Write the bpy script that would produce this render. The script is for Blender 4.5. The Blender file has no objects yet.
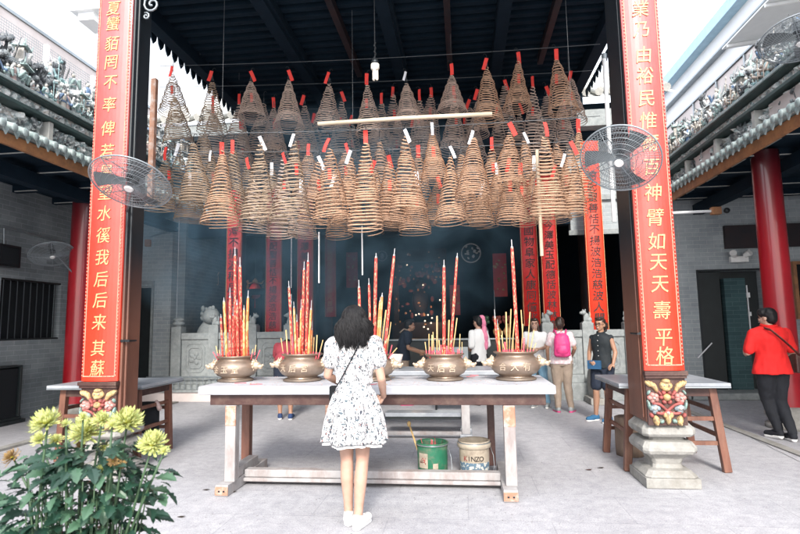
import bpy, bmesh, math, random
from mathutils import Vector, Matrix, noise, Quaternion
R = math.radians
rnd = random.Random(7)
sc = bpy.context.scene
col = sc.collection
PI = math.pi

# ------------------------------------------------------------------ camera
CH = 1.5
FP = 533.0
def cam_basis(psi=6.6, th=6.3, ro=0.96):
    a, t, q = R(psi), R(th), R(ro)
    f = Vector((-math.sin(a)*math.cos(t), math.cos(a)*math.cos(t), math.sin(t)))
    r0 = Vector((math.cos(a), math.sin(a), 0)); u0 = r0.cross(f)
    return r0*math.cos(q)-u0*math.sin(q), u0*math.cos(q)+r0*math.sin(q), f
CR, CU, CF = cam_basis()
cd = bpy.data.cameras.new('camera'); cam = bpy.data.objects.new('camera', cd); col.objects.link(cam)
m = Matrix((CR, CU, -CF)).transposed().to_4x4(); m.translation = Vector((0, 0, CH)); cam.matrix_world = m
cd.sensor_width = 36; cd.lens = FP/800*36; cd.clip_start = .05; cd.clip_end = 500
cd.dof.use_dof = True; cd.dof.focus_distance = 5.2; cd.dof.aperture_fstop = 4.0
sc.camera = cam
def at(px, py, X=None, Y=None, Z=None):
    d = CF + CR*((px-400)/FP) + CU*((267-py)/FP)
    if X is not None: k = X/d.x
    elif Y is not None: k = Y/d.y
    else: k = (Z-CH)/d.z
    return Vector((0, 0, CH)) + d*k

# ------------------------------------------------------------------ materials
def new_mat(name):
    m = bpy.data.materials.new(name); m.use_nodes = True
    nt = m.node_tree; b = nt.nodes['Principled BSDF']
    return m, nt, b
def nd(nt, t, **kw):
    n = nt.nodes.new(t)
    for k, v in kw.items(): setattr(n, k, v)
    return n
def c4(c): return (c[0], c[1], c[2], 1)
def mat(name, c1, c2=None, rough=.7, scale=6, detail=6, bump=0, bscale=None, metal=0, stretch=(1,1,1), dirt=None, dscale=1.5, damt=.5, spec=.5, coat=0, sub=0):
    """base colour varied by noise, optional second dirt colour, optional bump"""
    m, nt, b = new_mat(name)
    L = nt.links.new
    tc = nd(nt, 'ShaderNodeTexCoord'); mp = nd(nt, 'ShaderNodeMapping'); mp.inputs['Scale'].default_value = stretch
    L(tc.outputs['Object'], mp.inputs['Vector'])
    n = nd(nt, 'ShaderNodeTexNoise'); n.inputs['Scale'].default_value = scale; n.inputs['Detail'].default_value = detail; n.inputs['Roughness'].default_value = .65
    L(mp.outputs['Vector'], n.inputs['Vector'])
    rp = nd(nt, 'ShaderNodeValToRGB'); rp.color_ramp.elements[0].position = .32; rp.color_ramp.elements[1].position = .68
    c2 = c2 or tuple(x*.8 for x in c1)
    rp.color_ramp.elements[0].color = c4(c2); rp.color_ramp.elements[1].color = c4(c1)
    L(n.outputs['Fac'], rp.inputs['Fac']); out = rp.outputs['Color']
    if dirt:
        n2 = nd(nt, 'ShaderNodeTexNoise'); n2.inputs['Scale'].default_value = dscale; n2.inputs['Detail'].default_value = 8; n2.inputs['Roughness'].default_value = .7
        L(mp.outputs['Vector'], n2.inputs['Vector'])
        r2 = nd(nt, 'ShaderNodeValToRGB'); r2.color_ramp.elements[0].position = .48; r2.color_ramp.elements[1].position = .66
        r2.color_ramp.elements[0].color = (0, 0, 0, 1); r2.color_ramp.elements[1].color = (damt, damt, damt, 1)
        L(n2.outputs['Fac'], r2.inputs['Fac'])
        mx = nd(nt, 'ShaderNodeMixRGB'); L(r2.outputs['Color'], mx.inputs['Fac']); L(out, mx.inputs['Color1']); mx.inputs['Color2'].default_value = c4(dirt)
        out = mx.outputs['Color']
    L(out, b.inputs['Base Color'])
    b.inputs['Roughness'].default_value = rough; b.inputs['Metallic'].default_value = metal
    b.inputs['Specular IOR Level'].default_value = spec; b.inputs['Coat Weight'].default_value = coat
    if sub:
        b.inputs['Subsurface Weight'].default_value = sub; b.inputs['Subsurface Scale'].default_value = .02
    if bump:
        n3 = nd(nt, 'ShaderNodeTexNoise'); n3.inputs['Scale'].default_value = bscale or scale*4; n3.inputs['Detail'].default_value = 6
        L(mp.outputs['Vector'], n3.inputs['Vector'])
        bp = nd(nt, 'ShaderNodeBump'); bp.inputs['Strength'].default_value = bump; bp.inputs['Distance'].default_value = .02
        L(n3.outputs['Fac'], bp.inputs['Height']); L(bp.outputs['Normal'], b.inputs['Normal'])
    return m

def brick_mat(name, ca, cb, mortar, axis='x', soot=None):
    m, nt, b = new_mat(name); L = nt.links.new
    tc = nd(nt, 'ShaderNodeTexCoord'); sp = nd(nt, 'ShaderNodeSeparateXYZ'); cb_ = nd(nt, 'ShaderNodeCombineXYZ')
    L(tc.outputs['Object'], sp.inputs[0]); L(sp.outputs['X' if axis == 'x' else 'Y'], cb_.inputs['X']); L(sp.outputs['Z'], cb_.inputs['Y'])
    br = nd(nt, 'ShaderNodeTexBrick'); L(cb_.outputs[0], br.inputs['Vector'])
    br.inputs['Scale'].default_value = 1; br.inputs['Brick Width'].default_value = .27; br.inputs['Row Height'].default_value = .085
    br.inputs['Mortar Size'].default_value = .005; br.inputs['Mortar Smooth'].default_value = .3; br.inputs['Bias'].default_value = 0
    br.inputs['Color1'].default_value = c4(ca); br.inputs['Color2'].default_value = c4(cb); br.inputs['Mortar'].default_value = c4(mortar)
    n = nd(nt, 'ShaderNodeTexNoise'); n.inputs['Scale'].default_value = 1.2; n.inputs['Detail'].default_value = 9; n.inputs['Roughness'].default_value = .7
    L(tc.outputs['Object'], n.inputs['Vector'])
    rp = nd(nt, 'ShaderNodeValToRGB'); rp.color_ramp.elements[0].position = .3; rp.color_ramp.elements[1].position = .7
    rp.color_ramp.elements[0].color = (.62, .64, .66, 1); rp.color_ramp.elements[1].color = (1.08, 1.08, 1.06, 1)
    L(n.outputs['Fac'], rp.inputs['Fac'])
    mx = nd(nt, 'ShaderNodeMixRGB', blend_type='MULTIPLY'); mx.inputs['Fac'].default_value = 1
    L(br.outputs['Color'], mx.inputs['Color1']); L(rp.outputs['Color'], mx.inputs['Color2']); L(mx.outputs['Color'], b.inputs['Base Color'])
    b.inputs['Roughness'].default_value = .85
    bp = nd(nt, 'ShaderNodeBump'); bp.inputs['Strength'].default_value = .5; bp.inputs['Distance'].default_value = .01
    inv = nd(nt, 'ShaderNodeMath', operation='SUBTRACT'); inv.inputs[0].default_value = 1; L(br.outputs['Fac'], inv.inputs[1])
    L(inv.outputs[0], bp.inputs['Height']); L(bp.outputs['Normal'], b.inputs['Normal'])
    return m

M = {}
M['navy'] = mat('navy_shade_timber', (.008, .019, .032), (.006, .014, .024), rough=.8, spec=.15, scale=3, bump=.2)  # cool navy of the shadows is put into the timber colour
M['navy2'] = mat('navy_shade_rafter', (.010, .022, .036), (.007, .016, .026), rough=.8, spec=.15, scale=5, bump=.2)  # same painted shadow navy, for rafters and drip tiles
M['dull_red_wood'] = mat('dark_red_wood', (.030, .016, .018), (.012, .012, .017), rough=.6, scale=4)  # very dark red mottled with blue-black
M['grey_stone'] = mat('grey_granite', (.30, .32, .32), (.20, .22, .225), rough=.75, scale=14, bump=.25, bscale=60, dirt=(.14, .15, .15), dscale=2.2)
M['light_stone'] = mat('worn_pale_stone', (.34, .33, .31), (.23, .225, .21), rough=.8, scale=9, bump=.35, bscale=50, dirt=(.17, .155, .13), dscale=3, damt=.7)
M['ash_white'] = mat('ash_dusted_slab', (.47, .47, .49), (.33, .34, .37), rough=.8, scale=5, dirt=(.30, .30, .33), dscale=3, damt=.6, bump=.15)
M['brown_wood'] = mat('brown_red_wood', (.20, .080, .050), (.09, .036, .026), rough=.5, scale=7, stretch=(1, 1, .25), bump=.2, dirt=(.22, .12, .08), dscale=6, damt=.6)
M['dark_wood'] = mat('dark_brown_wood', (.065, .025, .02), (.04, .016, .014), rough=.5, scale=6, bump=.15, dirt=(.13, .08, .06), dscale=5, damt=.6)
M['pale_wood'] = mat('ash_grey_painted_wood', (.40, .385, .385), (.28, .265, .265), rough=.75, scale=7, stretch=(1, 1, .4), dirt=(.19, .12, .10), dscale=4, damt=.55, bump=.2)
M['bare_wood'] = mat('bare_orange_wood', (.42, .22, .14), (.28, .14, .09), rough=.6, scale=10, dirt=(.5, .45, .42), dscale=8, damt=.8)
M['tabletop'] = mat('zinc_grey_top', (.33, .35, .38), (.22, .24, .27), rough=.32, scale=4, dirt=(.45, .46, .48), dscale=3, damt=.5)
M['red_lacquer'] = mat('red_lacquer', (.33, .012, .018), (.22, .008, .014), rough=.28, scale=4, stretch=(1, 1, .3), dirt=(.10, .008, .012), dscale=3, damt=.6, coat=.3)
M['gilt_thin'] = mat('worn_gilt_edge', (.66, .34, .24), (.52, .16, .11), rough=.55, scale=20)
M['gold'] = mat('gold_leaf', (.66, .44, .21), (.56, .24, .11), rough=.5, scale=22, metal=.15, bump=.2)
M['black_ink'] = mat('black_ink', (.015, .008, .008), rough=.6)
M['orange_board'] = mat('orange_fascia', (.42, .20, .085), (.30, .13, .06), rough=.6, scale=6, dirt=(.15, .08, .05), dscale=4, damt=.7)
M['white_wall'] = mat('white_plaster', (.80, .80, .80), (.74, .75, .76), rough=.9, scale=2, dirt=(.6, .62, .63), dscale=1, damt=.4)
M['pink_wall'] = mat('pinkish_plaster', (.62, .55, .53), (.55, .48, .46), rough=.9, scale=2, dirt=(.42, .38, .37), dscale=1.5, damt=.5)
M['white_metal'] = mat('white_paint_metal', (.78, .79, .8), (.7, .71, .72), rough=.4)
M['grey_metal'] = mat('grey_metal', (.30, .33, .35), (.22, .25, .27), rough=.35, metal=.5)
M['wire'] = mat('galvanised_wire', (.30, .33, .35), (.22, .25, .27), rough=.35, metal=.3)
M['dark_metal'] = mat('dark_metal', (.03, .035, .04), rough=.4, metal=.6)
M['blade'] = mat('fan_blade', (.16, .18, .19), (.12, .135, .14), rough=.4, metal=.4)
M['white_plastic'] = mat('white_plastic', (.85, .84, .82), rough=.35)
M['bronze'] = mat('brushed_bronze', (.33, .25, .195), (.23, .17, .13), rough=.36, metal=.6, scale=5, dirt=(.36, .28, .22), dscale=4, damt=.6, bump=.06, bscale=40)
M['bronze_dark'] = mat('dull_bronze_foot', (.24, .19, .15), (.15, .12, .10), rough=.5, metal=.5, scale=8)
M['relief'] = mat('pale_gilt_relief', (.62, .50, .38), (.44, .34, .25), rough=.45, metal=.4, scale=20)
M['ash'] = mat('pinkish_ash', (.55, .40, .38), (.35, .26, .26), rough=1, scale=40, bump=.8, bscale=80)
M['coil_brown'] = mat('incense_brown', (.60, .385, .26), (.42, .26, .17), rough=.9, scale=25)
M['coil_grey'] = mat('incense_grey_brown', (.62, .48, .40), (.46, .35, .29), rough=.9, scale=25)
M['coil_pale'] = mat('incense_pale_brown', (.44, .33, .24), (.33, .24, .17), rough=.9, scale=25)
M['paper_red'] = mat('red_paper', (.78, .055, .04), (.62, .04, .035), rough=.8, scale=12)
M['paper_white'] = mat('white_paper', (.80, .80, .84), (.68, .69, .74), rough=.8, scale=12)
M['rope'] = mat('hanging_line', (.13, .14, .15), rough=.8)
M['stick_tan'] = mat('incense_tan', (.60, .42, .20), (.45, .30, .13), rough=.85, scale=30)
M['stick_pink'] = mat('incense_pink', (.72, .11, .14), (.55, .07, .10), rough=.8, scale=30)
M['stick_orange'] = mat('incense_orange', (.75, .34, .07), (.60, .22, .04), rough=.7, scale=30)
M['ember'] = mat('ash_tip', (.45, .45, .46), rough=1)
M['skin'] = mat('skin', (.50, .31, .235), (.42, .245, .18), rough=.5, scale=8, sub=.1)
M['skin_dark'] = mat('tanned_skin', (.36, .20, .13), (.30, .165, .11), rough=.5, scale=8, sub=.1)
M['hair'] = mat('black_hair', (.014, .013, .014), (.006, .006, .007), rough=.55, scale=30, spec=.25)
M['hair_brown'] = mat('dark_brown_hair', (.035, .020, .014), (.02, .012, .010), rough=.4, scale=30)
M['leaf'] = mat('leaf_green', (.015, .052, .030), (.008, .028, .019), rough=.45, scale=6)
M['leaf2'] = mat('leaf_green_pale', (.055, .12, .066), (.03, .07, .042), rough=.45, scale=6)
M['stem'] = mat('stem_green', (.05, .10, .045), rough=.6)
M['petal'] = mat('yellow_petal', (.56, .58, .24), (.46, .49, .16), rough=.6, scale=20, sub=.15)
M['petal_c'] = mat('yellow_centre', (.42, .40, .04), rough=.8)
M['petal_dry'] = mat('withered_petal', (.34, .22, .08), (.2, .12, .05), rough=.9, scale=20)
M['terracotta'] = mat('terracotta', (.30, .12, .07), rough=.85)
M['soil'] = mat('soil', (.04, .028, .02), rough=1)
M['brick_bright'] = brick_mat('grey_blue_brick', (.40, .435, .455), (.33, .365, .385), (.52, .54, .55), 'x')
M['brick_side'] = brick_mat('shaded_grey_brick', (.27, .30, .315), (.21, .235, .25), (.36, .385, .40), 'y')  # darker copy of the pale brick, shade of the side walls in its colour
M['brick_teal'] = brick_mat('teal_painted_brick', (.05, .105, .115), (.035, .08, .09), (.09, .15, .16), 'x')
M['door_dark'] = mat('dark_door', (.014, .02, .022), (.008, .012, .014), rough=.45, scale=4)
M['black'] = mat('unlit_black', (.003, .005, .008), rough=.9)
M['tile'] = mat('pale_roof_tile', (.55, .54, .50), (.40, .40, .38), rough=.8, scale=8, bump=.3, dirt=(.25, .26, .25), dscale=3)
M['glaze_teal'] = mat('pale_teal_glaze', (.40, .46, .45), (.26, .32, .32), rough=.3, scale=8, dirt=(.14, .19, .19), dscale=6, damt=.8, bump=.2)
M['green_rail'] = mat('dark_green_rail', (.05, .09, .085), (.03, .05, .05), rough=.5, scale=6)

def glaze_mix(name, stops, scale, bump=.6):
    m, nt, b = new_mat(name); L = nt.links.new
    tc = nd(nt, 'ShaderNodeTexCoord'); v = nd(nt, 'ShaderNodeTexVoronoi'); v.inputs['Scale'].default_value = scale
    n = nd(nt, 'ShaderNodeTexNoise'); n.inputs['Scale'].default_value = scale*.6; n.inputs['Detail'].default_value = 4
    mxv = nd(nt, 'ShaderNodeMixRGB'); mxv.inputs['Fac'].default_value = .12
    L(tc.outputs['Object'], n.inputs['Vector']); L(tc.outputs['Object'], mxv.inputs['Color1']); L(n.outputs['Color'], mxv.inputs['Color2'])
    L(mxv.outputs['Color'], v.inputs['Vector'])
    sp = nd(nt, 'ShaderNodeSeparateColor'); L(v.outputs['Color'], sp.inputs[0])
    rp = nd(nt, 'ShaderNodeValToRGB'); rp.color_ramp.interpolation = 'CONSTANT'
    e = rp.color_ramp.elements
    e[0].position = 0; e[0].color = c4(stops[0]); e[1].position = 1/len(stops); e[1].color = c4(stops[1])
    for i, s in enumerate(stops[2:], 2):
        q = e.new(i/len(stops)); q.color = c4(s)
    L(sp.outputs[0], rp.inputs['Fac']); L(rp.outputs['Color'], b.inputs['Base Color'])
    b.inputs['Roughness'].default_value = .35
    bp = nd(nt, 'ShaderNodeBump'); bp.inputs['Strength'].default_value = bump; bp.inputs['Distance'].default_value = .03
    L(v.outputs['Distance'], bp.inputs['Height']); L(bp.outputs['Normal'], b.inputs['Normal'])
    return m
M['relief_glaze'] = glaze_mix('white_teal_relief_glaze', [(.78, .82, .81), (.60, .68, .68), (.80, .81, .79), (.40, .48, .49), (.72, .78, .76), (.66, .63, .58), (.28, .34, .35), (.80, .82, .82)], 22)  # overexposed brightness of the ridge is put into these glaze colours
M['relief_dark'] = glaze_mix('haze_whitened_relief_glaze', [(.62, .66, .66), (.34, .40, .42), (.70, .72, .72), (.46, .54, .55), (.22, .26, .27), (.62, .60, .57), (.50, .51, .51), (.74, .76, .75)], 24)  # glaze colours whitened to carry the bright haze on the ridge
FIG = {}
for k, c in dict(white=(.68, .70, .69), teal=(.30, .48, .50), blue=(.12, .20, .34), brown=(.34, .28, .24), grey=(.34, .37, .38), cream=(.60, .56, .50), pink=(.56, .40, .37), dark=(.09, .10, .11), seagreen=(.42, .56, .54)).items():
    FIG[k] = mat('glaze_'+k, c, tuple(x*.6 for x in c), rough=.3, scale=25, dirt=(.16, .17, .18), dscale=14, damt=.5)

def ground_mat():
    m, nt, b = new_mat('pale_concrete_paving'); L = nt.links.new
    tc = nd(nt, 'ShaderNodeTexCoord')
    def noise_(s, d, r=.65):
        n = nd(nt, 'ShaderNodeTexNoise'); n.inputs['Scale'].default_value = s; n.inputs['Detail'].default_value = d; n.inputs['Roughness'].default_value = r
        L(tc.outputs['Object'], n.inputs['Vector']); return n
    n1 = noise_(.7, 8); n2 = noise_(9, 10, .8); n3 = noise_(90, 3); n4 = noise_(2.6, 9, .75)
    rp = nd(nt, 'ShaderNodeValToRGB'); rp.color_ramp.elements[0].position = .35; rp.color_ramp.elements[1].position = .65
    rp.color_ramp.elements[0].color = (.42, .415, .432, 1); rp.color_ramp.elements[1].color = (.50, .495, .51, 1)
    L(n1.outputs['Fac'], rp.inputs['Fac'])
    r2 = nd(nt, 'ShaderNodeValToRGB'); r2.color_ramp.elements[0].position = .38; r2.color_ramp.elements[1].position = .62
    r2.color_ramp.elements[0].color = (.76, .76, .785, 1); r2.color_ramp.elements[1].color = (1.04, 1.04, 1.04, 1); L(n2.outputs['Fac'], r2.inputs['Fac'])
    r3 = nd(nt, 'ShaderNodeValToRGB'); r3.color_ramp.elements[0].position = .3; r3.color_ramp.elements[1].position = .6
    r3.color_ramp.elements[0].color = (.66, .66, .67, 1); r3.color_ramp.elements[1].color = (1.03, 1.03, 1.03, 1); L(n3.outputs['Fac'], r3.inputs['Fac'])
    r4 = nd(nt, 'ShaderNodeValToRGB'); r4.color_ramp.elements[0].position = .24; r4.color_ramp.elements[1].position = .38
    r4.color_ramp.elements[0].color = (.50, .50, .51, 1); r4.color_ramp.elements[1].color = (1, 1, 1, 1); L(n4.outputs['Fac'], r4.inputs['Fac'])
    br = nd(nt, 'ShaderNodeTexBrick'); L(tc.outputs['Object'], br.inputs['Vector']); br.inputs['Scale'].default_value = 1
    br.inputs['Brick Width'].default_value = 1.25; br.inputs['Row Height'].default_value = .62; br.inputs['Mortar Size'].default_value = .006
    br.inputs['Color1'].default_value = (1, 1, 1, 1); br.inputs['Color2'].default_value = (.95, .95, .96, 1); br.inputs['Mortar'].default_value = (.80, .80, .81, 1); br.inputs['Mortar Smooth'].default_value = .5
    o = rp.outputs['Color']
    for x in (r2, r3, r4, br):
        mx = nd(nt, 'ShaderNodeMixRGB', blend_type='MULTIPLY'); mx.inputs['Fac'].default_value = 1
        L(o, mx.inputs['Color1']); L(x.outputs['Color'], mx.inputs['Color2']); o = mx.outputs['Color']
    L(o, b.inputs['Base Color']); b.inputs['Roughness'].default_value = .75
    bp = nd(nt, 'ShaderNodeBump'); bp.inputs['Strength'].default_value = .35; bp.inputs['Distance'].default_value = .01
    ad = nd(nt, 'ShaderNodeMath', operation='ADD'); L(n3.outputs['Fac'], ad.inputs[0]); L(n2.outputs['Fac'], ad.inputs[1])
    L(ad.outputs[0], bp.inputs['Height']); L(bp.outputs['Normal'], b.inputs['Normal'])
    return m
M['ground'] = ground_mat()

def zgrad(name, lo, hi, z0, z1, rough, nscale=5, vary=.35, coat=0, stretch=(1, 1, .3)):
    """colour drifts from lo (near z0) to hi (above z1) up a tall member, broken by noise"""
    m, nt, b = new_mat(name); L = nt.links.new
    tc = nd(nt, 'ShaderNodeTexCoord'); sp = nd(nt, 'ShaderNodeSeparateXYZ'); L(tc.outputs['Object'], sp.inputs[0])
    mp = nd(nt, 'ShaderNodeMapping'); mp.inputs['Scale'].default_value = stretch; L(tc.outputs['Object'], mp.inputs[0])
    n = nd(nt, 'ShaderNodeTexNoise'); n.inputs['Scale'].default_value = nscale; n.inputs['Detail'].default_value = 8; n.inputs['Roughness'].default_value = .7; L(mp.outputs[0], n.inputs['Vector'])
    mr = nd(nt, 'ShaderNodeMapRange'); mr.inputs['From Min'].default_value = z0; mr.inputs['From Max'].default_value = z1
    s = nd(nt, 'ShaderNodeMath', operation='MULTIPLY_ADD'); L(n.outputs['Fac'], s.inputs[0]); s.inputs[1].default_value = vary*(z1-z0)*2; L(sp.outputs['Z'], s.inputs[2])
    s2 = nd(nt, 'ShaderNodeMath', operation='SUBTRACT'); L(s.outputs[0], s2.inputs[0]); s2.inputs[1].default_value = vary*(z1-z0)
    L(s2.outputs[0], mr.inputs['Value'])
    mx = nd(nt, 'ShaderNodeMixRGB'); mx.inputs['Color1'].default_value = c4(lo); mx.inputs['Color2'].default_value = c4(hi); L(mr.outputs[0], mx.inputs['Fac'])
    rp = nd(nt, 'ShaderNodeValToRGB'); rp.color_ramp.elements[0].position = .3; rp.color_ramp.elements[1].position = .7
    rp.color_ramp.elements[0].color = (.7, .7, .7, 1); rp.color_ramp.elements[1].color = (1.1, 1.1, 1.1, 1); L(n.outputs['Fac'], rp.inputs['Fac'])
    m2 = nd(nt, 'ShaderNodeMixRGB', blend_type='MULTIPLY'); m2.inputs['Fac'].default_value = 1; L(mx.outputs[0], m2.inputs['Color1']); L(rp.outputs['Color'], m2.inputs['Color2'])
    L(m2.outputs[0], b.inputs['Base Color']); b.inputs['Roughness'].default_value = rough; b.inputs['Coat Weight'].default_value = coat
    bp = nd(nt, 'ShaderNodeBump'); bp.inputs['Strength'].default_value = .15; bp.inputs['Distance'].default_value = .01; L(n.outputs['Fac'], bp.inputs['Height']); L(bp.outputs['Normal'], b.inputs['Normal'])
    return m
M['post'] = zgrad('brown_post_dark_top', (.17, .070, .045), (.012, .017, .022), 1.5, 2.4, .5)  # brown at the foot, drifting to near-black up the post
M['board'] = zgrad('haze_paled_red_board', (.68, .036, .012), (.44, .10, .10), 1.7, 4.8, .42, vary=.15, coat=.15)  # pinkish haze over the upper board is painted into its colour
M['board_in'] = mat('red_board', (.66, .03, .025), (.52, .02, .02), rough=.5, scale=5)
M['board_orange'] = mat('bright_red_board', (.82, .055, .02), (.70, .04, .018), rough=.6, scale=5)
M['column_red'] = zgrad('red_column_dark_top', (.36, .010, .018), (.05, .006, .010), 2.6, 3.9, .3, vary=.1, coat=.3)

# ------------------------------------------------------------------ mesh builder
class MB:
    def __init__(s): s.v = []; s.f = []; s.mi = []; s.sm = []; s.cur = 0; s.smooth = False; s.mats = []
    def use(s, m, smooth=None):
        if m not in s.mats: s.mats.append(m)
        s.cur = s.mats.index(m)
        if smooth is not None: s.smooth = smooth
        return s
    def add(s, vs, fs, T=None):
        o = len(s.v)
        for p in vs:
            p = Vector(p)
            s.v.append(T @ p if T is not None else p)
        for f in fs: s.f.append([i+o for i in f]); s.mi.append(s.cur); s.sm.append(s.smooth)
    def box(s, c, d, rz=0, T=None, taper=1):
        x, y, z = d[0]/2, d[1]/2, d[2]/2; t = taper
        vs = [(-x,-y,-z),(x,-y,-z),(x,y,-z),(-x,y,-z),(-x*t,-y*t,z),(x*t,-y*t,z),(x*t,y*t,z),(-x*t,y*t,z)]
        TT = Matrix.Translation(c) @ Matrix.Rotation(rz, 4, 'Z')
        if T is not None: TT = T @ TT
        sm = s.smooth; s.smooth = False
        s.add(vs, [(3,2,1,0),(4,5,6,7),(0,1,5,4),(1,2,6,5),(2,3,7,6),(3,0,4,7)], TT)
        s.smooth = sm
    def b2(s, x0, x1, y0, y1, z0, z1): s.box(((x0+x1)/2, (y0+y1)/2, (z0+z1)/2), (x1-x0, y1-y0, z1-z0))
    def beam(s, p0, p1, w, h, up=(0, 0, 1)):
        p0, p1 = Vector(p0), Vector(p1); d = p1-p0; L = d.length; z = d.normalized(); up = Vector(up)
        if abs(z.dot(up)) > .95: up = Vector((0, 1, 0))
        x = up.cross(z).normalized(); y = z.cross(x)
        T = Matrix((x, y, z)).transposed().to_4x4(); T.translation = (p0+p1)/2
        s.box((0, 0, 0), (w, h, L), T=T)
    def cyl(s, p0, p1, r0, r1=None, n=12, caps=True):
        r1 = r0 if r1 is None else r1
        p0, p1 = Vector(p0), Vector(p1); d = (p1-p0).normalized()
        a = d.orthogonal().normalized(); b = d.cross(a)
        vs = []
        for p, r in ((p0, r0), (p1, r1)):
            for i in range(n):
                t = 2*PI*i/n; vs.append(p+a*(r*math.cos(t))+b*(r*math.sin(t)))
        s.add(vs, [(i, (i+1) % n, n+(i+1) % n, n+i) for i in range(n)])
        if caps:
            sm = s.smooth; s.smooth = False
            s.add(vs, [tuple(range(n))[::-1], tuple(range(n, 2*n))]); s.smooth = sm
    def tube(s, pts, r, n=6, caps=True, up=None):
        pts = [Vector(p) for p in pts]; N = len(pts); rs = r if isinstance(r, (list, tuple)) else [r]*N
        vs = []; a = None
        for i, p in enumerate(pts):
            d = (pts[min(i+1, N-1)]-pts[max(i-1, 0)])
            d = d.normalized() if d.length > 1e-9 else Vector((0, 0, 1))
            a = d.orthogonal().normalized() if a is None else (a - d*a.dot(d))
            if a.length < 1e-6: a = d.orthogonal()
            a = a.normalized(); b = d.cross(a)
            for k in range(n):
                t = 2*PI*k/n; vs.append(p+a*(rs[i]*math.cos(t))+b*(rs[i]*math.sin(t)))
        fs = [(i*n+k, i*n+(k+1) % n, (i+1)*n+(k+1) % n, (i+1)*n+k) for i in range(N-1) for k in range(n)]
        if caps: fs += [tuple(range(n))[::-1], tuple(range((N-1)*n, N*n))]
        s.add(vs, fs)
    def lathe(s, prof, c=(0, 0, 0), n=24, T=None, sx=1, sy=1, caps=True):
        vs = []
        for r, z in prof:
            for k in range(n):
                t = 2*PI*k/n; vs.append((c[0]+r*sx*math.cos(t), c[1]+r*sy*math.sin(t), c[2]+z))
        N = len(prof)
        fs = [(i*n+k, i*n+(k+1) % n, (i+1)*n+(k+1) % n, (i+1)*n+k) for i in range(N-1) for k in range(n)]
        if caps: fs += [tuple(range(n))[::-1], tuple(range((N-1)*n, N*n))]
        s.add(vs, fs, T)
    def sphere(s, c, r, n=12, m=8, T=None):
        rx, ry, rz = (r, r, r) if not isinstance(r, (tuple, list)) else r
        vs = [(0, 0, -rz)]
        for i in range(1, m):
            a = -PI/2+PI*i/m
            for k in range(n): t = 2*PI*k/n; vs.append((rx*math.cos(a)*math.cos(t), ry*math.cos(a)*math.sin(t), rz*math.sin(a)))
        vs.append((0, 0, rz)); top = len(vs)-1
        fs = [(0, 1+(k+1) % n, 1+k) for k in range(n)]
        for i in range(m-2):
            for k in range(n): a_ = 1+i*n; fs.append((a_+k, a_+(k+1) % n, a_+n+(k+1) % n, a_+n+k))
        a_ = 1+(m-2)*n; fs += [(a_+k, a_+(k+1) % n, top) for k in range(n)]
        TT = Matrix.Translation(c)
        if T is not None: TT = TT @ T
        s.add(vs, fs, TT)
    def capsule(s, p0, p1, r0, r1=None, n=12):
        r1 = r0 if r1 is None else r1
        s.cyl(p0, p1, r0, r1, n); s.sphere(p0, r0, n, 8); s.sphere(p1, r1, n, 8)
    def loft(s, secs, n=20):
        """secs: (cx,cy,cz,rx,ry) rings up z"""
        vs = []
        for cx, cy, cz, rx, ry in secs:
            for k in range(n): t = 2*PI*k/n; vs.append((cx+rx*math.cos(t), cy+ry*math.sin(t), cz))
        N = len(secs)
        fs = [(i*n+k, i*n+(k+1) % n, (i+1)*n+(k+1) % n, (i+1)*n+k) for i in range(N-1) for k in range(n)]
        fs += [tuple(range(n))[::-1], tuple(range((N-1)*n, N*n))]
        s.add(vs, fs)
    def merge(s, me, T):
        s.add([v.co for v in me.vertices], [tuple(p.vertices) for p in me.polygons], T)
    def mesh(s, name):
        me = bpy.data.meshes.new(name); me.from_pydata([tuple(v) for v in s.v], [], s.f)
        for m_ in s.mats: me.materials.append(M[m_] if isinstance(m_, str) else m_)
        me.polygons.foreach_set('material_index', s.mi); me.polygons.foreach_set('use_smooth', s.sm); me.update()
        return me
    def build(s, name, parent=None, bevel=0):
        me = s.mesh(name); o = bpy.data.objects.new(name, me); col.objects.link(o)
        if parent is not None: o.parent = parent
        if bevel:
            b = o.modifiers.new('bevel', 'BEVEL'); b.width = bevel; b.segments = 2; b.limit_method = 'ANGLE'; b.angle_limit = R(40)
        return o
def mb(m, smooth=False): return MB().use(m, smooth)
def tag(o, label=None, cat=None, group=None, kind=None):
    if label: o['label'] = label
    if cat: o['category'] = cat
    if group: o['group'] = group
    if kind: o['kind'] = kind
    return o
def thing(name, label, cat, loc=(0, 0, 0), rz=0, group=None):
    o = bpy.data.objects.new(name, None); col.objects.link(o); o.location = loc; o.rotation_euler = (0, 0, rz); o.empty_display_size = .1
    return tag(o, label, cat, group)
def copy_tree(o, parent=None):
    c = o.copy(); col.objects.link(c)
    if parent is not None: c.parent = parent
    for ch in list(o.children): copy_tree(ch, c)
    return c
_gl = {}
def glyph(ch):
    if ch in _gl: return _gl[ch]
    cu = bpy.data.curves.new('glyph', 'FONT'); cu.body = ch; cu.size = 1; cu.extrude = .02; cu.align_x = 'CENTER'; cu.offset = .002; cu.resolution_u = 3
    ob = bpy.data.objects.new('glyph', cu); col.objects.link(ob); bpy.context.view_layer.update()
    me = bpy.data.meshes.new_from_object(ob.evaluated_get(bpy.context.evaluated_depsgraph_get()))
    bpy.data.objects.remove(ob)
    if len(me.vertices):
        ys = [v.co.y for v in me.vertices]; cy = (max(ys)+min(ys))/2
        for v in me.vertices: v.co.y -= cy
    _gl[ch] = me
    return me
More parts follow.
